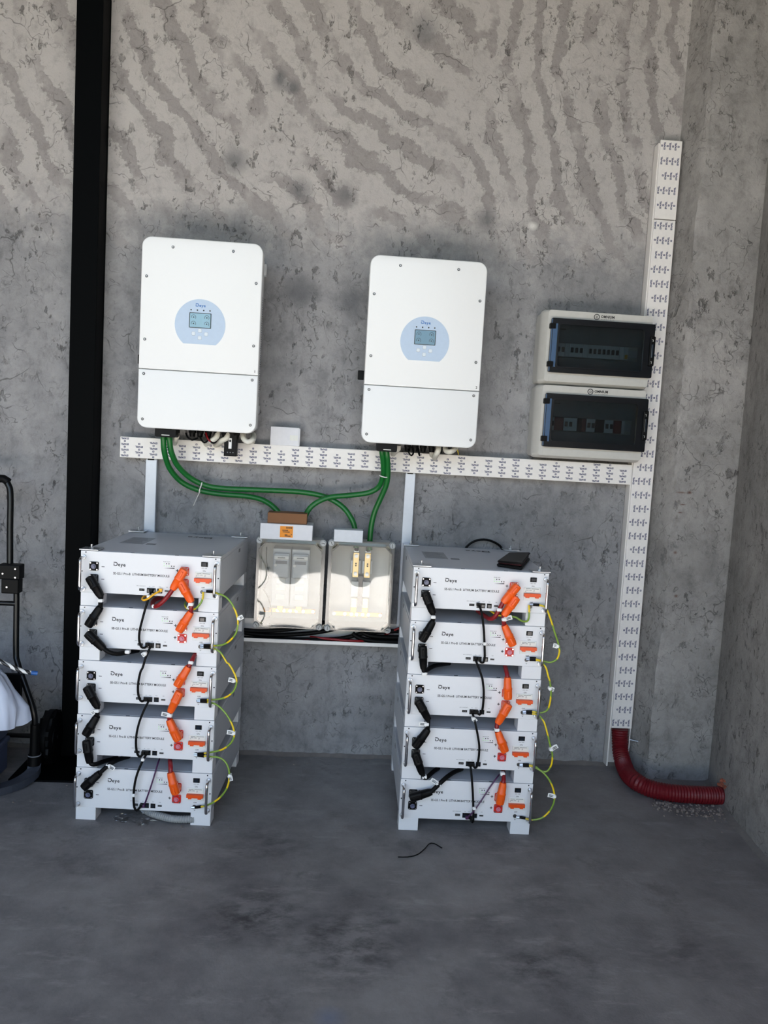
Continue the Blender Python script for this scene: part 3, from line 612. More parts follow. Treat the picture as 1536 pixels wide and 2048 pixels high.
# ================================================================ clear-lidded fuse boxes
JY = -.178
def fusebox(pts, label, kind):
    xa = (at_y(*pts[0], JY).x+at_y(*pts[2], JY).x)/2; xb = (at_y(*pts[1], JY).x+at_y(*pts[3], JY).x)/2
    zt = (at_y(*pts[0], JY).z+at_y(*pts[1], JY).z)/2; zb = (at_y(*pts[2], JY).z+at_y(*pts[3], JY).z)/2
    w, h = (xb-xa)/2, zt-zb
    t = thing('fuse_box', label, 'fuse box', ((xa+xb)/2, 0, zb), group='clear-lidded fuse boxes')
    e = .006
    bm = BM(); prism(bm, rrect(-w+e, w-e, e, h-e, .012), -.115, -.0005, rrect(-w+e+.005, w-e-.005, e+.005, h-e-.005, .009)); obj('tub', bm, 'jb', t)
    bm = BM(); box(bm, -w+e+.004, w-e-.004, -.008, -.0008, e+.004, h-e-.004); obj('tub_back', bm, 'jb', t, False)
    bm = BM(); prism(bm, rrect(-w, w, 0, h, .014), -.128, -.108, rrect(-w+.012, w-.012, .012, h-.012, .010)); obj('tub_rim', bm, 'jb', t)
    # lid: clear walls, chamfered corners, gently domed face
    def oct_(m, c): return [(-w+m+c, m), (w-m-c, m), (w-m, m+c), (w-m, h-m-c), (w-m-c, h-m), (-w+m+c, h-m), (-w+m, h-m-c), (-w+m, m+c)]
    bm = BM(); prism(bm, oct_(.010, .026), -.174, -.120, oct_(.0135, .0255)); obj('lid_wall', bm, 'lidrim', t, False)
    bm = BM(); prism(bm, rrect(-w, w, 0, h, .012), -.134, -.126, rrect(-w+.014, w-.014, .014, h-.014, .008)); obj('lid_flange', bm, 'lidrim', t)
    bm = BM(); nx, nz = 26, 34; g = {}; m, c = .0135, .026
    def inside(x, z): return True
    for side, yy in ((0, -.1765), (1, -.1735)):
        for i in range(nx+1):
            for j in range(nz+1):
                u, v = i/nx*2-1, j/nz*2-1; x = u*(w-m); zz = h/2+v*(h/2-m)
                # pull the grid corners in along the chamfer
                ax, az = (w-m)-abs(x), (h/2-m)-abs(zz-h/2)
                if ax+az < c:
                    k = (c-ax-az)/2; x -= math.copysign(k, x); zz -= math.copysign(k, zz-h/2)
                dome = .0007*(1-u**2)*(1-v**2)+(.0012*math.exp(-((u*u)*(w*w)+(v*v)*(h*h/4))/(.035**2)))
                g[side, i, j] = bm.verts.new((x, yy-dome, zz))
        for i in range(nx):
            for j in range(nz):
                q = (g[side, i, j], g[side, i+1, j], g[side, i+1, j+1], g[side, i, j+1]); bm.faces.new(q if side == 0 else q[::-1])
    bmesh.ops.remove_doubles(bm, verts=bm.verts[:], dist=1e-5)
    obj('lid_window', bm, 'lid', t)
    pm = BM(); cyl(pm, (0, -.138, 0), (0, -.108, 0), .0125, n=16); pm = meshof(pm, 'corner_post', 'jgrey', True)
    sm = BM(); cyl(sm, (0, -.1385, 0), (0, -.1445, 0), .0105, .0095, 16); sm = meshof(sm, 'lid_screw', 'jgrey', True)
    sl_ = BM(); box(sl_, -.007, .007, -.1448, -.144, -.001, .001); sl_ = meshof(sl_, 'screw_slot', 'dark')
    for x in (-w+.010, w-.010):
        for z in (.010, h-.010):
            p = obj('corner_post', pm, '', t, loc=(x, 0, z)); obj('lid_screw', sm, '', p); obj('screw_slot', sl_, '', p, rot=(0, random.uniform(0, 3), 0))
    def part(name, mat, *boxes, parent=None, bev=.0015):
        bm = BM()
        for b in boxes: box(bm, *b, bev)
        return obj(name, bm, mat, parent or t, False)
    def bolt(x, y, z, r=.007, mat='brass', parent=None):
        bm = BM(); cyl(bm, (x, y, z), (x, y-.004, z), r*1.35, n=14); cyl(bm, (x, y-.004, z), (x, y-.010, z), r, n=6); return obj('bolt', bm, mat, parent or t)
    if kind == 'switch':
        for x in (-.036, .036):
            p = part('fuse_switch', 'fuse', (x-.034, x+.034, -.090, -.008, .075, h-.045))
            part('switch_flap', 'fuse', (x-.031, x+.031, -.112, -.089, h-.155, h-.06), parent=p, bev=.006)
            part('flap_grip', 'cream', (x-.028, x+.028, -.118, -.111, h-.082, h-.068), parent=p)
            part('flap_slot', 'dark', (x-.014, x+.014, -.1185, -.1178, h-.077, h-.074), parent=p, bev=0)
            part('flap_recess', 'greyink', (x-.022, x+.022, -.1135, -.1118, h-.10, h-.088), parent=p, bev=0)
            bm = BM(); cyl(bm, (x-.022, -.112, h-.105), (x-.022, -.118, h-.105), .0055, n=14); obj('flap_knob', bm, 'cream', p)
            for k, zz in enumerate((.10, .135, .165)): part('fuse_window', 'cream', (x-.018, x+.018, -.093, -.0895, zz, zz+.022), parent=p)
            part('terminal_tab', 'copper', (x-.012, x+.012, -.075, -.060, .052, .078))
        part('busbar', 'copper', (-w+.03, w-.028, -.070, -.062, .045, .062))
        for x in (-.085, -.045, -.02, .004, .028, .054, .092): bolt(x, -.070, .054, .0052, 'zinc')
        bm = BM(); tube(bm, [(-w+.028, -.02, h-.05), (-w+.03, -.03, h-.10), (-w+.040, -.05, h-.14), (-w+.043, -.055, h-.17), (-w+.03, -.04, h-.20), (-w+.024, -.02, h-.215)], .0016, 6); o = obj('sensor_wire', bm, 'rubber', t)
        part('wire_clip', 'greyink', (-w+.038, -w+.048, -.060, -.050, h-.158, h-.142), parent=o)
        bm = BM(); tube(bm, [(-w+.022, -.03, .125), (-w+.045, -.06, .10), (-w+.058, -.08, .065), (-w+.062, -.08, .04), (-w+.052, -.05, .02)], .0018, 6); o = obj('sensor_wire', bm, 'rubber', t)
        part('wire_clip', 'black', (-w+.034, -w+.054, -.090, -.078, .052, .066), parent=o)
    else:
        for x in (-.017, .028):
            p = part('fuse_holder', 'rail', (x-.019, x+.019, -.055, -.008, h-.135, h-.085))
            bm = BM(); cyl(bm, (x, -.052, h-.018), (x, -.052, h-.048), .0085, n=12); obj('cable_end', bm, 'rubber', t)
            bm = BM(); tube(bm, [(x, -.052, h-.008), (x, -.052, h-.02)], .0105, 10, smooth=False); obj('cable_entry', bm, 'black', t)
            part('cable_lug', 'zinc', (x-.011, x+.011, -.056, -.050, h-.075, h-.045))
            part('contact_bar', 'brass', (x-.012, x+.012, -.066, -.056, h-.150, h-.052))
            for zz in (.065, .095, .103, .135): bolt(x, -.066, h-zz, .0055 if zz in (.065, .135) else .0022, 'zinc' if zz in (.065, .135) else 'ink')
            part('fuse_body', 'cream', (x-.014, x+.014, -.072, -.045, h-.225, h-.165))
            part('contact_bar', 'brass', (x-.012, x+.012, -.066, -.056, .072, .115)); bolt(x, -.066, .098, .0055, 'zinc')
            part('terminal_tab', 'copper', (x-.012, x+.012, -.068, -.060, .040, .078))
        part('insulator', 'dark', (-.008, .018, -.045, -.008, .085, .20))
        b = part('busbar', 'copper', (-w+.03, w-.03, -.070, -.062, .044, .061))
        for x in (-.092, -.05, -.024, -.004, .02, .042, .088): bolt(x, -.070, .0525, .0052, 'zinc')
    return t
fusebox(((512, 1078), (652, 1084), (505, 1258), (642, 1266)), 'left clear-lidded fuse box holding two grey switch flaps', 'switch')
fusebox(((657, 1083), (794, 1090), (650, 1265), (779, 1272)), 'right clear-lidded fuse box with a pair of bolted brass contacts', 'bar')
JZT = (at_y(512, 1078, JY).z+at_y(652, 1084, JY).z)/2
def sits(u0, u1, v, y): return at_y(u0, v, y).x, at_y(u1, v, y).x
x0, x1 = sits(520, 625, 1065, -.165); h1 = .058
t = thing('carton', 'long white carton with an orange label on the left fuse box', 'box', ((x0+x1)/2, -.11, JZT))
bm = BM(); box(bm, x0, x1, -.165, -.055, JZT, JZT+h1, .0015); obj('box', bm, 'card', t, False, world=True)
lx = at_y(573, 1062, -.165)
bm = BM(); box(bm, lx.x-.024, lx.x+.024, -.1656, -.1645, JZT+.009, JZT+.051); lb = obj('label', bm, 'orl', t, False, world=True)
bm = BM()
for k in range(9): box(bm, lx.x-.002+k*.0026, lx.x-.002+k*.0026+.0014, -.1660, -.1655, JZT+.042, JZT+.049)
for (a, b, z) in ((-.016, .006, .034), (-.014, .012, .028), (-.006, .004, .017), (-.006, .016, .013), (.017, .020, .019)): box(bm, lx.x+a, lx.x+b, -.1660, -.1655, JZT+z, JZT+z+.0028)
obj('label_print', bm, 'ink', lb, False, world=True)
x0, x1 = sits(535, 614, 1036, -.15)
bm = BM(); box(bm, x0, x1, -.15, -.07, JZT+h1, JZT+h1+.040, .002); one('carton', 'brown cardboard box lying on the long white carton', 'box', bm, 'cardb', smooth=False)
x0, x1 = sits(668, 726, 1070, -.165)
bm = BM(); box(bm, x0, x1, -.165, -.105, JZT+.002, JZT+.048, .0015); one('carton', 'small silvery white box on top of the right fuse box', 'box', bm, 'silver', smooth=False)

# ================================================================ breaker boxes
def breakerbox(px, pz, label, rows):
    t = thing('breaker_box', label, 'breaker box', (px, 0, pz), group='grey breaker boxes with smoked doors')
    w, h, D = .2115, .278, -.122
    bm = BM(); prism(bm, rrect(-w+.004, w-.004, .004, h-.004, .014), -.075, -.0005); obj('back_box', bm, 'dbox', t)
    # front frame: flared sides, recess for the door
    bm = BM(); o1 = rrect(-w, w, 0, h, .016); o2 = rrect(-w+.020, w-.003, .010, h-.003, .010)
    n = len(o1); A = [bm.verts.new((x, -.072, z)) for x, z in o1]; B = [bm.verts.new((x, -.098, z)) for x, z in o1]; C = [bm.verts.new((x, D, z)) for x, z in o2]
    hl = rrect(-w+.034, w-.012, .047, h-.038, .002); Dv = [bm.verts.new((x, D, z)) for x, z in hl]; E_ = [bm.verts.new((x, -.08, z)) for x, z in hl]
    for r0, r1 in ((A, B), (B, C), (C, Dv), (Dv, E_)):
        for i in range(n): bm.faces.new((r0[i], r0[(i+1) % n], r1[(i+1) % n], r1[i]))
    bmesh.ops.recalc_face_normals(bm, faces=bm.faces[:]); obj('front_frame', bm, 'dbox', t)
    bm = BM(); box(bm, -w+.036, w-.036, D-.0006, D+.002, .012, .036, .0008); obj('lower_strip', bm, 'dbox', t, False)
    # inside: cover plate, row of breakers
    bm = BM(); prism(bm, rrect(-w+.035, w-.013, .048, h-.039, .001, 1), -.094, -.092, rrect(-w+.060, w-.040, .105, .160, .001, 1)); obj('inner_plate', bm, 'iplate', t, False)
    bm = BM(); box(bm, -w+.075, -w+.098, -.0946, -.0938, .208, .212); obj('plate_mark', bm, 'ink', t, False)
    bm = BM(); box(bm, -w+.04, w-.02, -.088, -.076, .120, .145); obj('mounting_rail', bm, 'zinc', t, False)
    x = -w+.062
    for (wd, kind) in rows:
        mat = {'r': 'redblk', 'k': 'black'}.get(kind, 'rail')
        bm = BM(); box(bm, x, x+wd-.001, -.104, -.080, .108, .157, .001); p = obj('breaker', bm, mat, t, False)
        if kind == 'b':
            for k in range(max(1, int(wd/.0175))):
                bm = BM(); box(bm, x+.004+k*.0175, x+.013+k*.0175, -.113, -.103, .124, .142, .001); obj('toggle', bm, 'black', p, False)
        if kind == 'y':
            bm = BM(); box(bm, x+.003, x+wd-.004, -.106, -.103, .112, .128); obj('terminal', bm, 'yellow', p, False)
        x += wd
    # smoked door
    dx0, dx1, dz0, dz1 = -w+.030, w+.004, .043, h-.034
    bm = BM(); prism(bm, rrect(dx0, dx1, dz0, dz1, .005, 3), D-.014, D+.001, rrect(dx0+.030, dx1-.040, dz0+.022, dz1-.022, .010, 3)); d = obj('door_frame', bm, 'smokef', t)
    bm = BM(); prism(bm, rrect(dx0+.029, dx1-.039, dz0+.021, dz1-.021, .010, 3), D-.013, D-.010); obj('door_window', bm, 'smoke', t, False)
    bm = BM(); prism(bm, rrect(dx0+.026, dx1-.036, dz0+.018, dz1-.018, .012, 4), D-.018, D-.0135, rrect(dx0+.031, dx1-.041, dz0+.023, dz1-.023, .009, 4)); obj('window_bead', bm, 'smokef', d)
    bm = BM(); box(bm, dx0, dx0+.004, D-.0145, D-.013, dz0+.004, dz1-.004); box(bm, dx0+.006, dx0+.024, D-.0148, D-.0138, dz0+.02, dz1-.02, .0006); obj('reflection_strip', bm, 'bluerefl', d, False)  # blue reflection along the door's hinge side, painted on as strips
    hm = BM(); box(hm, -.010, .012, D-.020, D-.002, -.010, .010, .002); hm = meshof(hm, 'hinge', 'black')
    for z in (dz0+.030, dz1-.030): obj('hinge', hm, '', t, loc=(dx0+.004, 0, z))
    bm = BM(); box(bm, dx1-.018, dx1+.003, D-.022, D-.010, dz0+.045, dz1-.045, .004); o = obj('latch', bm, 'black', t, False)
    bm = BM(); box(bm, dx1-.013, dx1-.004, D-.026, D-.021, dz0+.075, dz1-.075, .002); obj('latch_grip', bm, 'dark', o, False)
    bm = BM()
    for z in (dz0+.058, dz1-.062): ribbon(bm, [(dx1-.012, z+.004), (dx1-.008, z+.004), (dx1-.008, z-.004)], .0012, D-.0225, D-.0218)
    obj('latch_mark', bm, 'cream', o, False)
    # emblem and maker's name
    ez = h-.0185; ex = -.008
    bm = BM(); prism(bm, circ(ex, ez, .0112, 28), D-.0006, D, circ(ex, ez, .0084, 28))
    ribbon(bm, [(ex-.0032, ez-.0045), (ex-.0032, ez+.0012), (ex-.0022, ez+.0030), (ex, ez+.0036), (ex+.0022, ez+.0030), (ex+.0032, ez+.0012), (ex+.0032, ez-.0045), (ex-.0032, ez-.0045)], .0014, D-.0006, D)
    ribbon(bm, [(ex, ez-.0035), (ex, ez+.0010)], .0014, D-.0006, D)
    obj('emblem', bm, 'ink', t, False)
    text('maker_lettering', 'OMNIUM', .0092, 'ink', t, (ex+.042, D-.0006, ez+.0015), bold=.05, width=.052)
    text('maker_lettering', 'ELECTRIC', .0030, 'ink', t, (ex+.042, D-.0006, ez-.0082), width=.050, spacing=1.5)
    return t
breakerbox(.9645, 1.5285, 'upper grey breaker box, a long row of switches behind its door', [(.035, 'b'), (.0175, 'w'), (.053, 'b'), (.0175, 'w'), (.123, 'b'), (.0175, 'w'), (.018, 'y')])
breakerbox(.9625, 1.249, 'lower grey breaker box, red blocks among its breakers', [(.0175, 'b'), (.036, 'r'), (.0525, 'b'), (.0175, 'k'), (.018, 'r'), (.035, 'b'), (.036, 'k'), (.035, 'b'), (.032, 'r'), (.0125, 'w')])

# ================================================================ red pipe in the corner and its rubble
bm = BM()
pts = [at_y(1240, 1457, -.040), at_y(1240, 1480, -.044), at_y(1241, 1503, -.060), at_y(1247, 1528, -.100), at_y(1256, 1548, -.165), at_z(1272, 1563, .042)]+[at_z(u, v, .035) for u, v in ((1297, 1576), (1331, 1584), (1368, 1588), (1405, 1590), (1432, 1591), (1465, 1592))]
ribbed(bm, pts, .033, .0100, .10, 24); one('corrugated_pipe', 'dark red corrugated pipe curving from the trunking into the side wall', 'pipe', bm, 'redpipe', smooth=False)
bm = BM()
for i in range(230):
    u = random.uniform(1305, 1450); v = 1606+(u-1305)*.14+random.gauss(0, 9)
    p = at_z(u, v, .004); p.x = min(p.x, xw(p.y)-.01)
    chunk(bm, (p.x, p.y, .003), random.choice([.002, .003, .003, .004, .005, .0075]))
o = obj('rubble', bm, 'rubble', None, False); tag(o, 'crumbled plaster scattered under the red pipe', 'rubble'); o['kind'] = 'stuff'
bm = BM()
for i in range(16):
    a = random.uniform(.2, 2.2); p = Vector((xw(-.36)+.002, -.365+.046*math.cos(a), .035+.042*math.sin(a)+random.uniform(-.004, .025)))
    chunk(bm, p, random.uniform(.006, .012))
o = obj('broken_edge', bm, 'brick', None, False); tag(o, 'broken reddish plaster edge where the pipe enters the wall', 'rubble'); o['kind'] = 'stuff'
p0 = at_y(1259, 1479, -.04); p1 = Vector((p0.x+.05, -.052, p0.z-.006))
bm = BM(); cyl(bm, p0, p1, .0018, n=8); cyl(bm, p1, p1+Vector((.002, -.0003, 0)), .0045, n=10); one('nail', 'pale nail sticking out beside the foot of the upright trunking', 'nail', bm, 'zinc')

# ================================================================ hand truck, crates, bag and rope at the left edge
tl = thing('hand_truck', 'black hand truck leaning by the wall left of the steel column', 'hand truck', (-1.26, -.26, 0))
def HT(u, v, y): return at_y(u, v, y)
cxm = -1.27
def mir(p): return Vector((2*cxm-p.x, p.y, p.z))
up = [HT(20, 1140, -.20), HT(20, 1060, -.185), HT(21, 1000, -.175), HT(19, 975, -.17), HT(11, 962, -.168), HT(0, 958, -.167)]
bm = BM(); tube(bm, up+[mir(p) for p in up[::-1]], .0115, 12); h_ = obj('handle', bm, 'tube', tl, world=True)
bm = BM(); g0, g1 = HT(17, 964, -.168), HT(0, 957, -.167); tube(bm, [g0, (g0+g1)/2+Vector((0, 0, .004)), g1, mir(g1), mir(g0)], .0145, 12); obj('grip', bm, 'rubber', h_, world=True)
for f in (lambda p: p, mir):
    lw = [f(HT(32, 1150, -.215)), f(HT(33, 1200, -.222)), f(HT(32, 1300, -.24)), f(HT(35, 1325, -.25)), f(HT(52, 1375, -.275)), f(HT(68, 1425, -.29)), f(HT(70, 1460, -.29))]
    bm = BM(); tube(bm, lw, .0105, 12); obj('frame_tube', bm, 'tube', tl, world=True)
    a, b = f(HT(0, 1130, -.215)), f(HT(44, 1158, -.215)); x0, x1 = min(a.x, b.x), max(a.x, b.x); zz = HT(44, 1158, -.215).z
    bm = BM(); box(bm, x0, x1, -.240, -.190, zz, zz+.053, .004); c = obj('clamp_bracket', bm, 'black', tl, False, world=True)
    a = HT(10, 1180, -.218); xx = f(HT(27, 1165, -.2)).x
    bm = BM(); box(bm, xx-.030, xx+.030, -.236, -.19, zz-.052, zz+.002, .004); c2 = obj('clamp_bracket', bm, 'black', tl, False, world=True)
    bmm = BM()
    for (u, v) in ((6, 1147), (31, 1138), (31, 1155)):
        q = f(HT(u, v, -.24)); bm = BM(); cyl(bm, (q.x, -.2395, q.z), (q.x, -.244, q.z), .0045, .003, 10); obj('rivet', bm, 'chrome', c, world=True)
    q = f(HT(14, 1174, -.236)); bm = BM(); cyl(bm, (q.x, -.2355, q.z), (q.x, -.240, q.z), .0045, .003, 10); obj('rivet', bm, 'chrome', c2, world=True)
    g = f(HT(26, 1372, -.26)); bm = BM(); box(bm, g.x-.045, g.x+.035, -.275, -.262, g.z-.055, g.z+.05, .004); gp = obj('gusset', bm, 'black', tl, False, world=True)
    for (dx, dz) in ((-.012, .01), (.014, -.03)): bm = BM(); cyl(bm, (g.x+dx, -.2745, g.z+dz), (g.x+dx, -.279, g.z+dz), .0045, .003, 10); obj('rivet', bm, 'chrome', gp, world=True)
    s0, s1 = f(HT(70, 1448, -.29)), f(HT(73, 1524, -.29))
    bm = BM(); cyl(bm, s0, (s0.x, -.29, .085), .015, .017, 16); cyl(bm, (s0.x, -.29, .088), (s0.x, -.29, .05), .022, .024, 16); sv = obj('leg_sleeve', bm, 'black', tl, world=True)
    bm = BM(); cyl(bm, (s0.x, -.29, .088), (s0.x, -.29, .0845), .0232, n=18); obj('sleeve_ring', bm, 'greyink', sv, world=True)
    sgn = 1 if f is not mir else -1; wx = s0.x+sgn*.012
    bm = BM(); cyl(bm, (wx-.022, -.16, .105), (wx+.022, -.16, .105), .10, n=36); es = [e for e in bm.edges if len(e.link_faces) == 2 and any(len(fc.verts) > 10 for fc in e.link_faces)]
    bmesh.ops.bevel(bm, geom=es, offset=.012, segments=3, affect='EDGES'); wl = obj('wheel', bm, 'rubber', tl, world=True)
    bm = BM(); cyl(bm, (wx-.026, -.16, .105), (wx+.026, -.16, .105), .05, n=24); obj('hub', bm, 'black', wl, world=True)
ax = HT(70, 1460, -.29).x
bm = BM(); cyl(bm, (2*cxm-ax-.04, -.16, .105), (ax+.04, -.16, .105), .009, n=12); obj('axle', bm, 'tube', tl, world=True)
for zz, yy in ((.35, -.255), (.62, -.225)):
    bm = BM(); xa_ = HT(33, 1250, -.23).x-.004; tube(bm, [(2*cxm-xa_, yy, zz), (xa_, yy, zz)], .009, 10, smooth=False); obj('crossbar', bm, 'tube', tl, world=True)
bm = BM(); tp = [(ax, -.29, .05), (ax+.004, -.315, .030), (ax-.02, -.37, .018), (ax-.06, -.42, .016), (ax-.12, -.46, .016), (cxm, -.49, .016)]
tp = tp+[tuple(mir(Vector(p))) for p in tp[:-1][::-1]]; P = spline(tp, .02); prev = None
for i, p in enumerate(P):
    t_ = (P[min(i+1, len(P)-1)]-P[max(i-1, 0)]).normalized(); nn = Vector((-t_.y, t_.x, 0)).normalized()*.022
    row = [bm.verts.new(p+nn+Vector((0, 0, .012))), bm.verts.new(p-nn+Vector((0, 0, .012))), bm.verts.new(p-nn-Vector((0, 0, .014))), bm.verts.new(p+nn-Vector((0, 0, .014)))]
    if prev:
        for j in range(4): bm.faces.new((prev[j], row[j], row[(j+1) % 4], prev[(j+1) % 4]))
    else: bm.faces.new(row[::-1])
    prev = row
bm.faces.new(prev); bmesh.ops.recalc_face_normals(bm, faces=bm.faces[:]); obj('toe_plate', bm, 'toe', tl, False, world=True)
# two stacked crates, only their right ends in the picture
CX1 = at_y(15, 1480, -.30).x
def crate(z0, hh, label):
    t = thing('crate', label, 'crate', (CX1-.2, -.43, z0), group='stacked blue-grey crates')
    bm = BM(); prism(bm, rrect(-.2, .2, 0, hh-.012, .014), -.10, .13); obj('shell', bm, 'crate', t)
    bm = BM(); prism(bm, rrect(-.206, .206, hh-.02, hh-.002, .006), -.108, .138); obj('rim', bm, 'crate', t)
    for x0, x1 in ((-.17, -.02), (.02, .17)):
        bm = BM(); prism(bm, rrect(x0, x1, .03, hh-.045, .01), -.1045, -.099, rrect(x0+.01, x1-.01, .04, hh-.055, .006)); obj('rib_frame', bm, 'crate', t)
crate(.032, .125, 'blue-grey crate at the left edge, the one resting on the hand truck'); crate(.157, .125, 'blue-grey crate at the left edge, on top under the bag')
# white bag slumped over the crates
bm = BM(); N1, N2 = 60, 26; prof = [(.16, .30), (.18, .272), (.232, .268), (.228, .31), (.205, .37), (.175, .42), (.14, .45), (.10, .465), (.06, .475), (.03, .49), (.022, .515), (.034, .535)]
bx, by = CX1-.135, -.445; prev = None
for k, (r, z) in enumerate(prof):
    row = []
    for i in range(N1):
        a = 2*PI*i/N1; f = 1+.12*mnoise.noise(Vector((math.cos(a)*2.2, math.sin(a)*2.2, z*9)))+.06*mnoise.noise(Vector((math.cos(a)*6, math.sin(a)*6, z*30)))+.05*math.sin(a*7+z*22)*(1 if z > .42 else .5)
        zz = z+.012*mnoise.noise(Vector((math.cos(a)*3, math.sin(a)*3, 9)))-(.035*math.cos(a*3+.6) if k in (1, 2) else 0)*.6
        row.append(bm.verts.new((bx+r*f*math.cos(a), by+r*f*math.sin(a)*.55, zz)))
    if prev:
        for i in range(N1): bm.faces.new((prev[i], prev[(i+1) % N1], row[(i+1) % N1], row[i]))
    prev = row
bm.faces.new(prev)
bmesh.ops.subdivide_edges(bm, edges=bm.edges[:], cuts=1, use_grid_fill=True, smooth=.3); bmesh.ops.recalc_face_normals(bm, faces=bm.faces[:]); one('bag', 'crumpled white bag slumped over the crates', 'bag', bm, 'bag')
t = thing('rope', 'white and black flecked rope with a blue taped end hanging over the bag', 'rope', at_y(40, 1335, -.59))
rp = [at_y(-90, 1285, -.52), at_y(-40, 1300, -.585), at_y(0, 1322, -.59), at_y(20, 1332, -.59), at_y(42, 1341, -.585), at_y(64, 1346, -.575)]
bm = BM(); tube(bm, rp, .0068, 10); obj('strand', bm, 'rope', t, world=True)
bm = BM(); tube(bm, [at_y(62, 1345.6, -.576), at_y(75, 1346.5, -.57)], .0074, 10, smooth=False); obj('taped_end', bm, 'ropeend', t, world=True)

# ================================================================ odds and ends on the floor
bm = BM(); tube(bm, [at_z(u, v, .004) for u, v in ((796, 1714), (815, 1714), (835, 1709), (850, 1697), (858, 1688), (868, 1687), (884, 1696))], .0018, 6); one('floor_wire', 'thin dark wire scrap lying on the floor before the right stack', 'wire', bm, 'rubber')
bm = BM(); ribbed(bm, [at_z(286, 1615, .018)]+[at_z(u, v, .018) for u, v in ((300, 1625), (325, 1633), (350, 1638), (388, 1638))], .0125, .0075, .12); one('hose', 'grey corrugated hose lying under the bottom of the left stack', 'hose', bm, 'hose', smooth=False)
bm = BM()
for i in range(60):
    u, v = random.choice([(500, 1520), (590, 1522), (700, 1515), (1170, 1525), (30, 1600), (130, 1567), (700, 1655), (385, 1655), (1030, 1665), (1240, 1540), (1480, 1660), (1520, 1700)]); p = at_z(u+random.gauss(0, 25), v+random.gauss(0, 4), .002)
    if p.y > -.02 or p.x > xw(p.y)-.02: continue
    chunk(bm, (p.x, p.y, .0015), random.uniform(.001, .003))
o = obj('debris', bm, 'rubble', None, False); tag(o, 'tiny pale crumbs and shavings scattered over the floor', 'debris'); o['kind'] = 'stuff'
for (u, v, s, lab) in ((246, 1640, .022, 'crumpled clear film scrap by the left front foot'), (287, 1643, .034, 'larger crumpled clear film under the left stack front')):
    p = at_z(u, v, 0); bm = BM(); r = bmesh.ops.create_icosphere(bm, subdivisions=3, radius=s)
    for vv in r['verts']:
        k = 1+.7*mnoise.noise(vv.co*70); vv.co = Vector((vv.co.x*k*1.2, vv.co.y*k, max(0.0, (vv.co.z*k*.45+s*.3))))+p
    one('film_scrap', lab, 'plastic film', bm, 'film', 'clear film scraps', smooth=False)
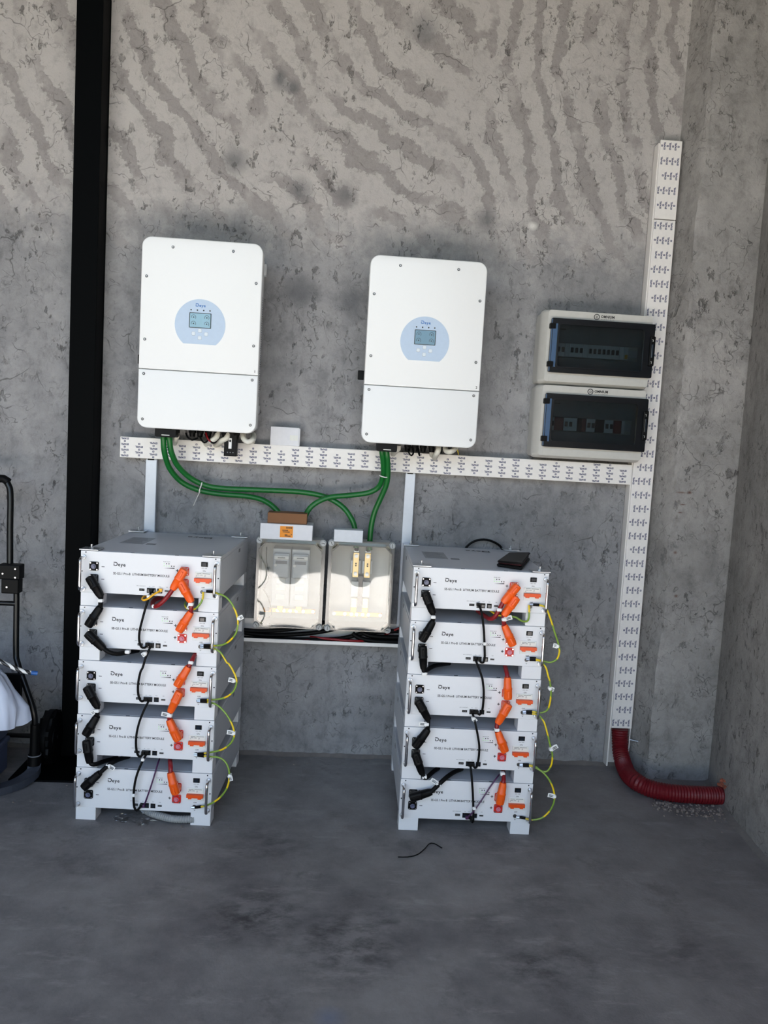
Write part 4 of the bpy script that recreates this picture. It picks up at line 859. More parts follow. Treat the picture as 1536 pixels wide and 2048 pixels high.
# ================================================================ battery modules
PIT = .1768; BH = .133; BD = .533
STK = {'L': (-.5624, -.6054, -.0551), 'R': (.4909, -.6140, -.0227)}
def PX(u): return u/1000-.22
def PZ(v): return PIT-v/1000
SOCK = {'nu': (43, 48), 'nl': (43, 88), 'pu': (328, 49), 'pl': (328, 88)}
def make_module():
    t = thing('battery_module', 'battery module', 'battery module')
    bm = BM(); box(bm, -.2185, .2185, .0005, BD, PIT-BH+.0005, PIT-.0012, .002); obj('case', bm, 'battside', t, False)
    bm = BM(); box(bm, -.2165, .2165, .010, BD-.006, PIT-.0014, PIT-.0004); obj('top_cover', bm, 'battside', t, False)
    bm = BM(); box(bm, -.22, .22, -.003, .0008, PIT-BH, PIT-.0005, .0010); fp = obj('front_panel', bm, 'batt', t, False)
    fm = BM(); box(fm, -.0325, .0325, 0, .055, 0, PIT-BH-.0004, .0015); fm = meshof(fm, 'foot', 'batt')
    for x in (-.1865, .1865):
        for y in (0, BD-.055): obj('foot', fm, '', t, loc=(x, y, 0))
    # folded side plate of the stacking frame with a long slot
    for s in (-1, 1):
        x0, x1 = (s*.2200, s*.2186) if s < 0 else (.2186, .2200)
        bm = BM(); box(bm, x0, x1, .01, BD-.004, PIT-.118, PIT-.012); sp = obj('side_panel', bm, 'battside', t, False)
        bm = BM(); box(bm, s*.2203-.0004, s*.2203+.0004, .33, .36, PIT-.030, PIT-.018); obj('side_label', bm, 'greyink', sp, False)
    hm = BM(); tube(hm, [(0, -.002, -.051), (0, -.022, -.051), (0, -.031, -.048), (0, -.035, -.040), (0, -.036, 0), (0, -.035, .040), (0, -.031, .048), (0, -.022, .051), (0, -.002, .051)], .0046, 12, .006); hm = meshof(hm, 'handle', 'chrome', True)
    rm = BM(); cyl(rm, (0, -.003, 0), (0, -.0075, 0), .0072, n=14); rm = meshof(rm, 'handle_foot', 'zinc', True)
    for u in (10, 430):
        h = obj('handle', hm, '', t, loc=(PX(u), 0, PZ(71)))
        for z in (-.051, .051): obj('handle_foot', rm, '', h, loc=(0, 0, z))
    # sockets
    sm = BM(); cyl(sm, (0, -.0065, 0), (0, -.0085, 0), .0024, n=10); sm = meshof(sm, 'screw', 'chrome', True)
    for key, mat, pin in (('nu', 'black', 'pin'), ('nl', 'black', 'pin'), ('pu', 'redsock', 'pinkpin'), ('pl', 'redsock', 'pinkpin')):
        u, v = SOCK[key]; bm = BM(); prism(bm, rrect(-.0142, .0142, -.0142, .0142, .004, 3), -.0068, -.003)
        prism(bm, circ(0, 0, .0108, 18), -.0125, -.0066, circ(0, 0, .0086, 18)); s = obj('negative_socket' if key[0] == 'n' else 'positive_socket', bm, mat, t, loc=(PX(u), 0, PZ(v)))
        bm = BM(); cyl(bm, (0, -.0066, 0), (0, -.0115, 0), .0078, n=16); cyl(bm, (0, -.0115, 0), (0, -.0155, 0), .0046, n=12); obj('socket_pin', bm, pin, s)
        for x in (-.0104, .0104):
            for z in (-.0104, .0104): obj('screw', sm, '', s, loc=(x, 0, z))
        text('polarity_mark', '\u2013' if key[0] == 'n' else '+', .012, 'ink', t, (PX(u+(28 if key[0] == 'n' else -23)), -.0034, PZ(v)), bold=.03)
    bm = logo_bm(.0125); bmesh.ops.translate(bm, verts=bm.verts, vec=(PX(104), -.0032, PZ(44))); obj('logo_lettering', bm, 'ink', t, False)
    text('model_lettering', 'SE-G5.1 Pro-B  LITHIUM BATTERY MODULE', .0072, 'ink', t, (PX(192), -.0034, PZ(68)), bold=.025, width=.178)
    text('indicator_lettering', 'RUN ALM', .0030, 'ink', t, (PX(271), -.0034, PZ(22)), width=.020)
    lm = BM(); cyl(lm, (0, -.003, 0), (0, -.0040, 0), .0018, n=8); lk = meshof(lm, 'status_light', 'ink')
    lm = BM(); cyl(lm, (0, -.003, 0), (0, -.0040, 0), .0018, n=8); lg = meshof(lm, 'status_light', 'ledg')
    for k in range(3): obj('status_light', lk if k else lg, '', t, loc=(PX(263+k*7.6), 0, PZ(28)))
    for k in range(5): obj('status_light', lk if k > 2 else lg, '', t, loc=(PX(263+k*7.8), 0, PZ(35)))
    bm = BM(); prism(bm, [(PX(264), PZ(42.6)), (PX(296), PZ(42.6)), (PX(296), PZ(39.8))], -.0034, -.003); obj('level_wedge', bm, 'ink', t, False)
    for s, u in (('DRY CONTACT', 192), ('IN', 219), ('OUT', 232), ('PCS', 252), ('USB', 274)): text('port_lettering', s, .0024, 'ink', t, (PX(u), -.0034, PZ(103.5)), width=.028 if len(s) > 5 else None)
    def port(name, u, v, w, h, mat='black', inner=None):
        bm = BM(); box(bm, -w/2000, w/2000, -.0042, -.0022, -h/2000, h/2000, .0004); p = obj(name, bm, mat, t, False, loc=(PX(u), 0, PZ(v)))
        for (dx, dz, iw, ih, im) in inner or (): bm = BM(); box(bm, dx-iw/2, dx+iw/2, -.0046, -.004, dz-ih/2, dz+ih/2); obj('port_contact', bm, im, p, False)
    port('dry_contact_port', 195, 115.5, 16.5, 7.5, 'black', [(-.005+k*.0033, 0, .0016, .003, 'greyink') for k in range(4)])
    port('data_port', 225, 116.5, 28, 16, 'black', [(-.007, -.001, .010, .009, 'dark'), (.007, -.001, .010, .009, 'dark')])
    port('data_port', 252, 116.5, 15.5, 15, 'black', [(0, -.001, .010, .009, 'dark')])
    port('usb_port', 274, 115.5, 13.5, 5.2, 'steelscrew', [(0, .0006, .010, .0022, 'ink')])
    # switch, breaker, earth stud
    bm = BM(); box(bm, -.0105, .0105, -.005, -.002, -.0075, .0075, .0008); s = obj('power_switch', bm, 'black', t, False, loc=(PX(390), 0, PZ(23.5)))
    bm = BM(); prism(bm, [(-.0068, -.0050), (.0068, -.0050), (.0068, .0050), (-.0068, .0050)], -.0068, -.0045); obj('rocker', bm, 'dark', s, False)
    text('switch_lettering', 'ON  OFF', .0028, 'ink', t, (PX(390), -.0034, PZ(36.5)), width=.017)
    text('switch_lettering', 'ON', .0042, 'ink', t, (PX(390), -.0034, PZ(45)), bold=.02); text('switch_lettering', 'OFF', .0042, 'ink', t, (PX(388), -.0034, PZ(98.5)), bold=.02)
    bm = BM(); box(bm, -.0275, .0275, -.0052, -.002, -.0215, .0225, .001); b = obj('circuit_breaker', bm, 'rail', t, False, loc=(PX(388), 0, PZ(71)))
    bm = BM(); box(bm, -.0255, .0255, -.0062, -.005, .004, .0205, .0006); obj('breaker_face', bm, 'cream', b, False)
    bm = BM()
    for (x0, x1, z) in ((-.021, -.006, .0172), (-.003, .021, .0172), (-.021, -.012, .0125), (-.010, -.002, .0125), (.004, .008, .0125), (-.023, -.020, .009), (.004, .007, .009)): box(bm, x0, x1, -.0065, -.0060, z, z+.0016)
    obj('breaker_print', bm, 'greyink', b, False)
    bm = BM(); prism(bm, [(-.0268, .0035), (.0268, .0035), (.0268, -.0068), (.021, -.0068), (.021, -.0108), (.010, -.0108), (.010, -.0068), (-.010, -.0068), (-.010, -.0108), (-.021, -.0108), (-.021, -.0068), (-.0268, -.0068)], -.0165, -.005); obj('lever', bm, 'lever', b, False)
    bm = BM(); cyl(bm, (0, -.003, 0), (0, -.0055, 0), .0062, n=14); cyl(bm, (0, -.0055, 0), (0, -.0095, 0), .0036, n=6); obj('earth_stud', bm, 'steelscrew', t, loc=(PX(386), 0, PZ(112)))
    bm = BM()
    for k, w in enumerate((.006, .004, .002)): box(bm, -w/2, w/2, -.0034, -.003, -.0016*k, -.0016*k+.0006)
    obj('earth_mark', bm, 'ink', t, False, loc=(PX(387), 0, PZ(123)))
    pm = BM(); cyl(pm, (0, -.003, 0), (0, -.0042, 0), .0022, n=8); pm = meshof(pm, 'panel_screw', 'dark')
    for u, v in ((16, 5), (425, 5), (5, 66), (435, 66)): obj('panel_screw', pm, '', t, loc=(PX(u), 0, PZ(v)))
    for u in (160, 300):
        bm = BM(); box(bm, PX(u)-.006, PX(u)+.006, .0035, .0065, PIT-.0012, PIT-.0002); obj('lid_tab', bm, 'dark', t, False)
    return t
proto = make_module()
ORD = ['top', 'second', 'middle', 'fourth', 'bottom']
LAB = {('L', 0): 'white battery module on top of the left stack, yellow lead in its data port', ('L', 1): 'white battery module second from the top of the left stack', ('L', 2): 'white battery module in the middle of the left stack', ('L', 3): 'white battery module second from the bottom of the left stack', ('L', 4): 'white battery module at the bottom of the left stack, standing on the floor',
       ('R', 0): 'white battery module on top of the right stack, under the wallet', ('R', 1): 'white battery module second from the top of the right stack', ('R', 2): 'white battery module in the middle of the right stack', ('R', 3): 'white battery module second from the bottom of the right stack', ('R', 4): 'white battery module at the bottom of the right stack, standing on the floor'}
MOD = {}; first = True
for s in 'LR':
    x, y, rz = STK[s]
    for k in range(5):
        o = proto if first else copy_tree(proto); first = False
        o.location = (x, y, PIT*(4-k)); o.rotation_euler = (0, 0, rz); MOD[s, k] = o
        tag(o, LAB[s, k], 'battery module', 'battery modules in the left stack' if s == 'L' else 'battery modules in the right stack')
# fastening plates, print and stickers on the two top modules
cb = BM(); box(cb, -.030, .030, -.010, .046, .0022, .0052, .0006); box(cb, -.022, .022, .002, .036, 0, .0023); cb = meshof(cb, 'corner_plate', 'zinc')
cv = BM(); box(cv, .0245, .0275, -.006, .040, -.040, .0026, .0006); cv = meshof(cv, 'corner_flange', 'zinc')
bo = BM(); cyl(bo, (0, .017, .0052), (0, .017, .0085), .0075, n=6); cyl(bo, (0, .017, .0085), (0, .017, .018), .0034, n=10); bo = meshof(bo, 'bolt', 'zinc', True)
for s in 'LR':
    m = MOD[s, 0]
    for sx in (-1, 1):
        for yy in (0, BD-.034):
            p = obj('corner_plate', cb, '', m, loc=(sx*.1935, yy, PIT)); obj('bolt', bo, '', p)
    bm = logo_bm(.03); bmesh.ops.transform(bm, matrix=Matrix.Translation((.10, BD-.075, PIT+.0006)) @ Matrix.Rotation(PI, 4, 'Z') @ Matrix.Rotation(-PI/2, 4, 'X'), verts=bm.verts)
    for v in bm.verts: v.co.z = PIT+.0004
    obj('top_lettering', bm, 'ink', m, False)
    bm = BM(); box(bm, -.165, -.085, .20, .36, PIT-.0004, PIT+.0002); st_ = obj('sticker', bm, 'stick', m, False)
    bm = BM()
    for k in range(6): box(bm, -.158, -.095-.006*(k % 3), .225+k*.022, .232+k*.022, PIT+.0002, PIT+.0004)
    obj('sticker_print', bm, 'greyink', st_, False)
    bm = BM(); box(bm, -.075, -.045, .20, .225, PIT-.0004, PIT+.0002); obj('barcode', bm, 'greyink', m, False)

# ================================================================ cables on the battery fronts
def c1(a, b): return 130+a/3.84, 1020+b/3.84
def c2(a, b): return 130+a/3.84, 1320+b/3.84
def c3(a, b): return 770+a/4.042, 1060+b/4.042
def c4(a, b): return 770+a/4.042, 1340+b/4.042
def SP(s, q, d):
    """pixel q on the plane d metres in front of the stack's front"""
    x, y, rz = STK[s]; n = np.array([math.sin(rz), -math.cos(rz), 0.0]); p0 = np.array([x, y, 0])+n*d
    r = ray(*q); return Vector(CAMP+r*(np.dot(p0-CAMP, n)/np.dot(r, n)))
def loc_w(s, p):
    x, y, rz = STK[s]; return Matrix.Translation((x, y, 0)) @ Matrix.Rotation(rz, 4, 'Z') @ Vector(p)
def w_loc(s, p):
    x, y, rz = STK[s]; return (Matrix.Translation((x, y, 0)) @ Matrix.Rotation(rz, 4, 'Z')).inverted() @ Vector(p)
def sock(s, k, key): u, v = SOCK[key]; return Vector((PX(u), 0, PZ(v)+PIT*(4-k)))
def loft(bm, secs, n=14):
    """rounded sections (z, y_centre, half_width, half_depth) going down -z"""
    prev = None
    for (z, yc, hw, hd) in secs:
        ring = []
        for i in range(n):
            a = 2*PI*i/n; c_, s_ = math.cos(a), math.sin(a); e = .72
            ring.append(bm.verts.new((hw*math.copysign(abs(c_)**e, c_), yc+hd*math.copysign(abs(s_)**e, s_), z)))
        if prev:
            for i in range(n): bm.faces.new((prev[i], prev[(i+1) % n], ring[(i+1) % n], ring[i]))
        else: bm.faces.new(ring)
        prev = ring
    bm.faces.new(prev[::-1]); bmesh.ops.recalc_face_normals(bm, faces=bm.faces[:]); return bm
def plug_meshes(mat):
    bm = BM(); cyl(bm, (0, -.0075, 0), (0, -.026, 0), .0128, n=18)
    loft(bm, [(.0125, -.026, .006, .006), (.0105, -.026, .0115, .0105), (.002, -.026, .0128, .012), (-.018, -.027, .0126, .0122), (-.0195, -.027, .0132, .0128), (-.0225, -.027, .0132, .0128), (-.024, -.027, .0118, .0115), (-.046, -.027, .0108, .0105), (-.056, -.027, .0088, .0088)])
    a = meshof(bm, 'plug', mat, True)
    bm = BM(); box(bm, -.003, .003, -.0410, -.036, -.016, .004, .001); b = meshof(bm, 'plug_latch', mat)
    return a, b
PLUG = {'n': plug_meshes('black'), 'p': plug_meshes('orange')}
def put_plug(s, k, key, exitq, parent):
    c = sock(s, k, key); e = w_loc(s, SP(s, exitq, .027)); dx, dz = e.x-c.x, e.z-c.z; L = math.hypot(dx, dz); dx, dz = dx/L, dz/L
    a = math.atan2(-dx, -dz); x, y, rz = STK[s]
    o = obj('plug', PLUG[key[0]][0], '', parent, loc=loc_w(s, c)-parent.location, rot=(0, a, rz)); o.scale = (1.12, 1.08, 1.10); obj('plug_latch', PLUG[key[0]][1], '', o)
    return [loc_w(s, (c.x+dx*t_, -.027, c.z+dz*t_)) for t_ in (.050, .060)]
def put_tag(s, q, d, parent, flag=None, w=.016, h=.011):
    c = SP(s, q, d); x, y, rz = STK[s]
    bm = BM(); box(bm, -w/2, w/2, -.0085, .0085, -h/2, h/2, .003); obj('band', bm, 'paper', parent, False, loc=c-parent.location, rot=(0, 0, rz))
    if flag:
        ang, ln = flag; bm = BM(); n = 6; hh = .007
        for i in range(n):
            f0, f1 = i/n, (i+1)/n; b0, b1 = .004*math.sin(f0*3), .004*math.sin(f1*3)
            box(bm, f0*ln, f1*ln+.0003, -.0012+b0-.004, b1-.003, -hh, hh)
        fl = obj('flag', bm, 'paper', parent, False, loc=c-parent.location, rot=(0, ang, rz))
        bm = BM()
        for r_ in (-.0025, .0018): box(bm, ln*.25, ln*.85, -.0062, -.0018, r_-.0005, r_+.0005)
        obj('flag_print', bm, 'greyink', fl, False)
def jumper(s, key, label, ends, path, r=.0072, tags=(), inward=None):
    mat = 'rubber' if key == 'n' else 'red'
    c0 = loc_w(s, sock(s, ends[0][0], ends[0][1])); t = thing('jumper_cable', label, 'cable', c0, group='black jumper cables on the battery fronts' if key == 'n' else 'red jumper cables on the battery fronts')
    P = put_plug(s, ends[0][0], ends[0][1], ends[0][2], t)
    for i, (q, d) in enumerate(path): P.append(SP(s, q, d))
    if len(ends) > 1: P += put_plug(s, ends[1][0], ends[1][1], ends[1][2], t)[::-1]
    bm = BM(); tube(bm, P, r, 10); obj('wire', bm, mat, t, world=True)
    for tg in tags: put_tag(s, tg[0], tg[1], t, tg[2] if len(tg) > 2 else None)
D2 = .027
def A(cf, pts, ds): return [(cf(*p), d) for p, d in zip(pts, ds)]
jumper('L', 'n', 'black jumper between the top two modules of the left stack', [(0, 'nl', c1(265, 640)), (1, 'nu', c1(268, 752))], A(c1, [(274, 690)], [.032]), tags=[(c1(274, 694), .032)])
jumper('L', 'n', 'black cable tucking under the second module of the left stack', [(1, 'nl', c1(285, 1050))], A(c1, [(340, 1092), (400, 1105), (470, 1095), (560, 1080)], [.03, .02, -.01, -.08]), tags=[(c1(482, 1088), .0)])
jumper('L', 'n', 'black jumper from the middle module to the fourth of the left stack', [(2, 'nl', c2(240, 335)), (3, 'nu', c2(242, 440))], A(c2, [(247, 388)], [.032]), tags=[(c2(246, 388), .032, (2.6, .02))])
jumper('L', 'n', 'black cable dropping from the fourth module of the left stack', [(3, 'nl', c2(190, 765))], A(c2, [(208, 800), (240, 800), (300, 778), (400, 752)], [.03, .022, -.01, -.07]))
jumper('L', 'n', 'black cable rising from the bottom module of the left stack', [(4, 'nu', c2(265, 870))], A(c2, [(330, 812), (400, 770), (490, 740)], [.022, -.01, -.07]), tags=[(c2(335, 810), .02, (.5, .022))])
jumper('L', 'p', 'red cable hanging loosely from the top module of the left stack', [(0, 'pu', c1(850, 570))], A(c1, [(795, 655), (740, 715), (695, 742), (672, 722), (690, 690), (740, 670)], [.028, .028, .02, -.01, -.05, -.1]), tags=[(c1(688, 738), .015)])
jumper('L', 'p', 'red jumper between the top two modules of the left stack', [(0, 'pl', c1(965, 690)), (1, 'pu', c1(957, 800))], A(c1, [(968, 745)], [.032]), tags=[(c1(968, 722), .032, (2.0, .018))])
jumper('L', 'p', 'red cable coming down to the middle module of the left stack', [(2, 'pu', c2(945, 60))], A(c2, [(968, 20), (985, -15), (1005, -55), (1010, -85)], [.024, .015, -.02, -.08]), tags=[(c2(968, 18), .024)])
jumper('L', 'p', 'red jumper from the middle module to the fourth of the left stack', [(2, 'pl', c2(815, 385)), (3, 'pu', c2(815, 488))], A(c2, [(803, 435)], [.033]), tags=[(c2(805, 424), .033, (3.3, .026))])
jumper('L', 'p', 'red cable coming down to the bottom module of the left stack', [(4, 'pu', c2(815, 880))], A(c2, [(812, 830), (808, 790), (806, 745)], [.024, .005, -.06]))
jumper('R', 'n', 'black jumper between the top two modules of the right stack', [(0, 'nl', c3(375, 640)), (1, 'nu', c3(372, 765))], A(c3, [(388, 702)], [.032]), tags=[(c3(389, 702), .032)])
jumper('R', 'n', 'black cable tucking under the second module of the right stack', [(1, 'nl', c3(310, 1100))], A(c3, [(314, 1140), (335, 1135), (400, 1098), (520, 1078)], [.028, .018, -.02, -.09]), tags=[(c3(316, 1160), .025)])
jumper('R', 'n', 'black jumper from the middle module to the fourth of the right stack', [(2, 'nl', c4(340, 380)), (3, 'nu', c4(330, 502))], A(c4, [(347, 440)], [.032]), tags=[(c4(335, 436), .032, (3.14, .024))])
jumper('R', 'n', 'black cable dropping from the fourth module of the right stack', [(3, 'nl', c4(300, 835))], A(c4, [(320, 872), (345, 862), (390, 822), (430, 795)], [.03, .015, -.03, -.09]), tags=[(c4(318, 862), .028)])
jumper('R', 'n', 'black cable rising from the bottom module of the right stack', [(4, 'nu', c4(365, 985))], A(c4, [(440, 920), (500, 865), (560, 825), (620, 800)], [.026, .01, -.03, -.09]), tags=[(c4(432, 922), .024, (3.7, .03))])
jumper('R', 'p', 'red cable looping down from the top module of the right stack', [(0, 'pu', c3(965, 570))], A(c3, [(925, 640), (885, 705), (845, 718), (800, 690), (750, 655)], [.027, .022, .005, -.04, -.1]), tags=[(c3(922, 643), .027)])
jumper('R', 'p', 'red jumper between the top two modules of the right stack', [(0, 'pl', c3(980, 660)), (1, 'pu', c3(972, 790))], A(c3, [(960, 730)], [.032]), tags=[(c3(962, 722), .032, (-.35, .026))])
jumper('R', 'p', 'red cable coming down to the middle module of the right stack', [(2, 'pu', c4(990, 82))], A(c4, [(988, 40), (980, 5), (970, -40), (960, -75)], [.024, .012, -.03, -.09]))
jumper('R', 'p', 'red jumper from the middle module to the fourth of the right stack', [(2, 'pl', c4(920, 410)), (3, 'pu', c4(922, 528))], A(c4, [(903, 465)], [.033]), tags=[(c4(904, 482), .033)])
jumper('R', 'p', 'red cable coming down to the bottom module of the right stack', [(4, 'pu', c4(950, 935))], A(c4, [(960, 885), (958, 845), (955, 800)], [.022, .0, -.07]), tags=[(c4(950, 838), .005)])
def lead(name, s, label, path, r, mat, group, tags=(), plugs=(), n=8):
    P = [SP(s, q, d) for q, d in path]; t = thing(name, label, 'cable', P[0], group=group)
    bm = BM(); tube(bm, P, r, n, .006); obj('wire', bm, mat, t, world=True)
    for (q, w, h, m) in plugs:
        c = SP(s, q, .008); bm = BM(); box(bm, -w/2, w/2, -.007, .0025, -h/2, h/2, .001); obj('connector', bm, m, t, False, loc=c-t.location, rot=(0, 0, STK[s][2]))
    for tg in tags: put_tag(s, tg[0], tg[1], t, tg[2] if len(tg) > 2 else None, .011, .010)
    return t
dg_ = 'black data cables on the battery fronts'
lead('data_cable', 'L', 'black data cable from the top module of the left stack to the second', A(c1, [(665, 625), (655, 645), (638, 690), (615, 765), (592, 850), (573, 930), (570, 1000), (585, 1050), (612, 1058), (632, 1035)], [.008, .016, .024, .026, .026, .022, .018, .016, .014, .008]), .0037, 'rubber', dg_, [(c1(645, 662), .022)], [(c1(662, 615), .011, .010, 'black'), (c1(634, 1030), .011, .010, 'black')])
lead('data_cable', 'L', 'black data cable from the second module of the left stack to the middle one', A(c1, [(662, 1038), (645, 1075), (618, 1140), (595, 1215)], [.008, .02, .024, .026])+A(c2, [(580, 90), (562, 180), (562, 260), (580, 312), (600, 315), (620, 300)], [.026, .022, .018, .016, .012, .008]), .0037, 'rubber', dg_, [(c1(618, 1100), .026, (2.5, .012))], [(c1(664, 1035), .011, .010, 'black'), (c2(622, 297), .011, .010, 'black')])
lead('data_cable', 'L', 'black data cable from the middle module of the left stack to the fourth', A(c2, [(648, 298), (635, 330), (605, 390), (570, 480), (548, 580), (546, 670), (560, 730), (580, 742), (600, 715)], [.008, .02, .026, .026, .022, .018, .016, .012, .008]), .0037, 'rubber', dg_, [(c2(600, 762), .02)], [(c2(650, 297), .011, .010, 'black'), (c2(602, 710), .011, .010, 'black')])
lead('data_cable', 'L', 'black data cable from the fourth module of the left stack to the bottom one', A(c2, [(630, 715), (610, 750), (580, 810), (550, 890), (533, 970), (527, 1060), (532, 1130), (550, 1155), (568, 1140), (585, 1118)], [.008, .02, .026, .026, .024, .022, .018, .016, .012, .008]), .0037, 'rubber', dg_, [(c2(528, 1035), .022)], [(c2(632, 708), .011, .010, 'black'), (c2(588, 1116), .011, .010, 'black')])
lead('data_cable', 'R', 'black data cable from the top module of the right stack to the second', A(c3, [(755, 600), (768, 625), (785, 690), (798, 800), (804, 920), (806, 1030), (795, 1070), (775, 1068), (760, 1045)], [.008, .018, .026, .026, .022, .018, .016, .012, .008]), .0037, 'rubber', dg_, [(c3(805, 918), .022)], [(c3(752, 600), .011, .010, 'black'), (c3(760, 1038), .011, .010, 'black')])
lead('data_cable', 'R', 'black data cable from the second module of the right stack to the middle one', A(c3, [(728, 1038), (742, 1075), (765, 1135), (785, 1195)], [.008, .02, .026, .026])+A(c4, [(790, 90), (798, 170), (795, 260), (785, 330), (765, 362), (745, 345)], [.026, .024, .02, .016, .012, .008]), .0037, 'rubber', dg_, (), [(c3(726, 1034), .011, .010, 'black'), (c4(742, 338), .011, .010, 'black')])
lead('data_cable', 'R', 'black data cable from the middle module of the right stack to the fourth', A(c4, [(702, 340), (715, 375), (732, 440), (750, 530), (762, 620), (757, 710), (742, 780), (725, 790), (712, 768)], [.008, .02, .026, .026, .024, .02, .016, .012, .008]), .0037, 'rubber', dg_, [(c4(712, 390), .022, (.8, .014))], [(c4(700, 337), .011, .010, 'black'), (c4(710, 764), .011, .010, 'black')])
lead('data_cable', 'R', 'black data cable from the fourth module of the right stack to the bottom one', A(c4, [(688, 765), (694, 800), (702, 880), (709, 980), (713, 1080), (715, 1170), (712, 1225), (700, 1225), (690, 1195)], [.008, .02, .026, .026, .024, .02, .016, .012, .008]), .0037, 'rubber', dg_, [(c4(720, 1115), .024)], [(c4(686, 764), .011, .010, 'black'), (c4(688, 1190), .011, .010, 'black')])
lead('data_cable', 'L', 'thin purple cable at the bottom module of the left stack', A(c2, [(605, 1115), (620, 1085), (655, 985), (690, 875), (715, 790), (730, 745)], [.008, .016, .02, .012, -.01, -.06]), .0026, 'purple', 'purple cables at the bottom modules', (), [(c2(603, 1118), .010, .010, 'purple')])
lead('data_cable', 'R', 'thin purple cable at the bottom module of the right stack', A(c4, [(665, 1190), (690, 1170), (730, 1125), (785, 1045), (850, 945), (905, 870), (940, 825)], [.008, .018, .024, .02, .012, .0, -.05]), .0026, 'purple', 'purple cables at the bottom modules', (), [(c4(662, 1190), .010, .010, 'purple')])
lead('patch_cable', 'L', 'yellow patch lead curling below the top module of the left stack', A(c1, [(738, 618), (710, 632), (672, 655), (640, 680), (608, 692), (592, 685), (605, 665), (640, 660)], [.008, .02, .028, .03, .028, .015, .0, -.05]), .0033, 'yellow', None, (), [(c1(736, 615), .010, .010, 'yellow')])
eg = 'yellow-green earth leads beside the stacks'
def earth(s, label, path, sl0, sl1, tg):
    t = lead('earth_lead', s, label, path, .0030, 'yg', eg, [tg])
    for (qa, qb) in (sl0, sl1):
        if qa is None: continue
        bm = BM(); tube(bm, [SP(s, qa, .010), SP(s, qb, .016)], .0046, 10, smooth=False); obj('lug_sleeve', bm, 'black', t, world=True)
        bm = BM(); a = SP(s, qa, .0085); cyl(bm, a+Vector((-.012, 0, 0)), a+Vector((.002, -.001, 0)), .0036, .0042, 8); obj('lug', bm, 'zinc', t, world=True)
earth('L', 'earth lead arching from the top module of the left stack to the second', A(c1, [(1090, 625), (1140, 630), (1170, 640), (1235, 668), (1290, 735), (1325, 830), (1322, 920), (1285, 985), (1225, 1030), (1150, 1042), (1070, 1042)], [.01, .018, .02, .03, .035, .035, .035, .03, .022, .018, .01]), (c1(1088, 625), c1(1138, 628)), (c1(1068, 1040), c1(1118, 1042)), (c1(1337, 832), .035, (-.5, .014)))
earth('L', 'earth lead arching from the second module of the left stack to the middle one', A(c1, [(1070, 1052), (1140, 1062), (1195, 1095), (1245, 1175)], [.01, .018, .025, .032])+A(c2, [(1255, 25), (1295, 90), (1318, 160), (1300, 230), (1250, 278), (1185, 300), (1120, 305), (1045, 308)], [.034, .036, .036, .034, .028, .022, .018, .01]), (c1(1068, 1055), c1(1118, 1058)), (c2(1042, 308), c2(1092, 308)), (c2(1300, 158), .036, (3.3, .018)))
earth('L', 'earth lead arching from the middle module of the left stack to the fourth', A(c2, [(1045, 318), (1125, 328), (1185, 358), (1245, 425), (1285, 500), (1300, 575), (1272, 640), (1205, 688), (1110, 710), (1020, 722)], [.01, .018, .025, .032, .036, .036, .034, .026, .018, .01]), (c2(1042, 318), c2(1092, 322)), (c2(1020, 722), c2(1068, 720)), (c2(1298, 560), .036, (3.25, .022)))
earth('L', 'earth lead arching from the fourth module of the left stack to the bottom one', A(c2, [(1020, 732), (1100, 740), (1190, 752), (1240, 795), (1262, 870), (1252, 960), (1210, 1035), (1145, 1090), (1070, 1122), (1000, 1132)], [.01, .018, .026, .032, .035, .035, .03, .024, .018, .01]), (c2(1020, 732), c2(1068, 738)), (c2(1000, 1132), c2(1045, 1126)), (c2(1266, 885), .035, (1.3, .018)))
earth('R', 'earth lead arching from the top module of the right stack to the second', A(c3, [(1198, 605), (1250, 608), (1300, 628), (1335, 710), (1368, 815), (1400, 915), (1410, 985), (1388, 1045), (1335, 1070), (1275, 1058), (1220, 1045), (1170, 1040)], [.01, .016, .02, .03, .034, .034, .034, .03, .026, .02, .016, .01]), (c3(1198, 604), c3(1248, 607)), (c3(1170, 1036), c3(1220, 1038)), (c3(1392, 938), .034, (3.3, .014)))
earth('R', 'earth lead arching from the second module of the right stack to the middle one', A(c3, [(1170, 1050), (1225, 1052), (1268, 1065), (1300, 1110), (1322, 1190)], [.01, .016, .02, .026, .032])+A(c4, [(1332, 90), (1342, 180), (1332, 270), (1310, 325), (1262, 345), (1200, 338), (1142, 338)], [.034, .035, .032, .026, .02, .016, .01]), (c3(1170, 1048), c3(1220, 1050)), (c4(1142, 336), c4(1190, 336)), (c4(1332, 148), .034, (.3, .014)))
earth('R', 'earth lead arching from the middle module of the right stack to the fourth', A(c4, [(1142, 348), (1200, 355), (1245, 368), (1285, 420), (1312, 510), (1332, 595), (1353, 685), (1345, 765), (1310, 818), (1262, 815), (1210, 778), (1118, 765)], [.01, .016, .02, .028, .034, .036, .036, .032, .026, .022, .018, .01]), (c4(1142, 348), c4(1190, 352)), (c4(1116, 764), c4(1164, 766)), (c4(1340, 640), .036, (-.55, .024)))
earth('R', 'earth lead arching from the fourth module of the right stack to the bottom one', A(c4, [(1118, 774), (1175, 776), (1225, 795), (1285, 835), (1340, 910), (1368, 1000), (1362, 1080), (1322, 1150), (1262, 1198), (1185, 1210), (1090, 1190)], [.01, .016, .02, .028, .034, .036, .036, .03, .024, .018, .01]), (c4(1116, 774), c4(1164, 776)), (c4(1088, 1190), c4(1136, 1198)), (c4(1368, 1018), .036, (3.3, .022)))
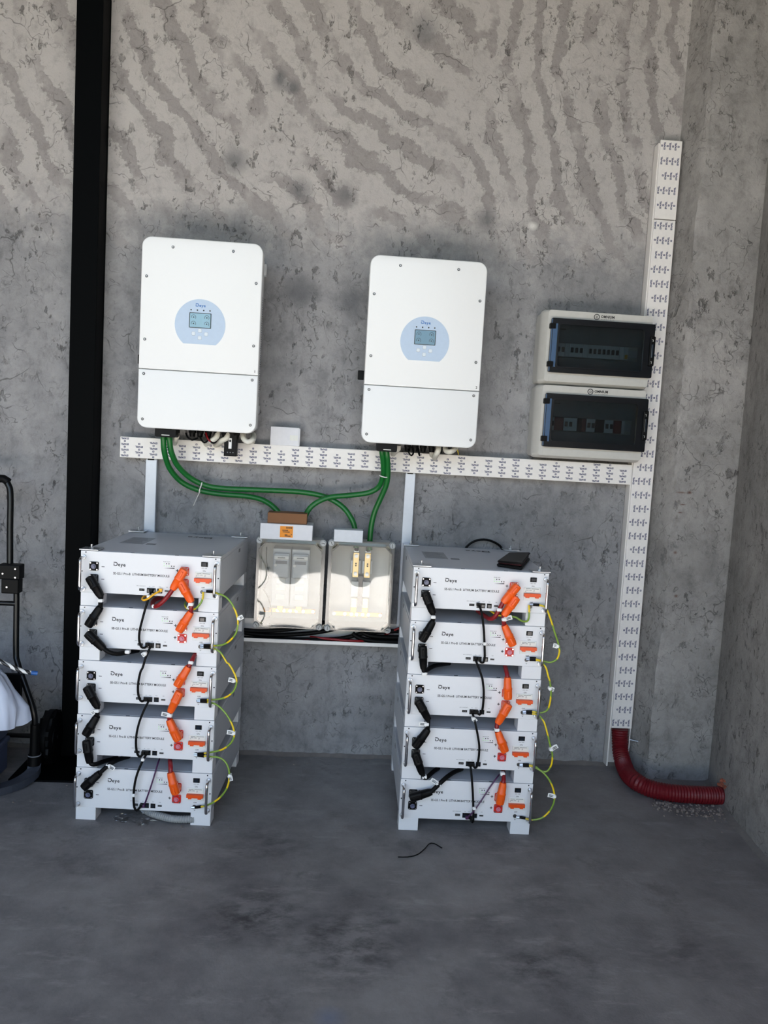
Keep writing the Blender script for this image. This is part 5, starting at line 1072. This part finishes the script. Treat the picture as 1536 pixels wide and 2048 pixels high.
lead('earth_lead', 'L', 'short yellow earth lead from the stud of the top left module', A(c1, [(1060, 632), (1060, 670), (1042, 715), (1005, 755), (965, 765), (932, 750), (922, 720), (940, 690)], [.012, .018, .022, .02, .01, -.01, -.03, -.07]), .0032, 'yg', eg)
lead('earth_lead', 'R', 'short yellow earth lead from the stud of the top right module', A(c3, [(1163, 608), (1166, 650), (1163, 710), (1148, 738), (1105, 735), (1055, 705), (990, 695), (910, 688), (850, 652), (820, 640)], [.012, .018, .02, .012, .0, -.01, -.01, -.01, -.03, -.07]), .0032, 'yg', eg)
# ================================================================ on and behind the right stack
zt = 5*PIT+.0003
bm = BM(); tube(bm, [at_y(u, v, -.03) for u, v in ((925, 1110), (935, 1092), (950, 1082), (968, 1079), (985, 1083), (1000, 1092), (1010, 1108))], .0045, 8); one('loose_cable', 'black cable looping up behind the top of the right stack', 'cable', bm, 'rubber')
wq = [at_z(u, v, zt) for u, v in ((993, 1133), (1017, 1117), (1060, 1121), (1044, 1141))]
t = thing('wallet', 'black folded wallet with a dark red edge lying on the right stack', 'wallet', sum(wq, Vector())/4)
def slab(pts, z0, z1, lift=(0, 0, 0, 0)):
    bm = BM(); a = [bm.verts.new((p.x, p.y, z0+l)) for p, l in zip(pts, lift)]; b = [bm.verts.new((p.x, p.y, z1+l)) for p, l in zip(pts, lift)]
    bm.faces.new(a[::-1]); bm.faces.new(b)
    for i in range(4): bm.faces.new((a[i], a[(i+1) % 4], b[(i+1) % 4], b[i]))
    bmesh.ops.bevel(bm, geom=bm.edges[:], offset=.003, segments=2, affect='EDGES'); bmesh.ops.recalc_face_normals(bm, faces=bm.faces[:]); return bm
obj('lower_cover', slab(wq, zt, zt+.010), 'leather', t, world=True)
obj('inner_pocket', slab([p.lerp(sum(wq, Vector())/4, .08) for p in wq], zt+.0102, zt+.0145, (0, .001, .004, .002)), 'leatherr', t, world=True)
obj('upper_cover', slab(wq, zt+.0148, zt+.021, (-.001, .002, .009, .004)), 'leather', t, world=True)
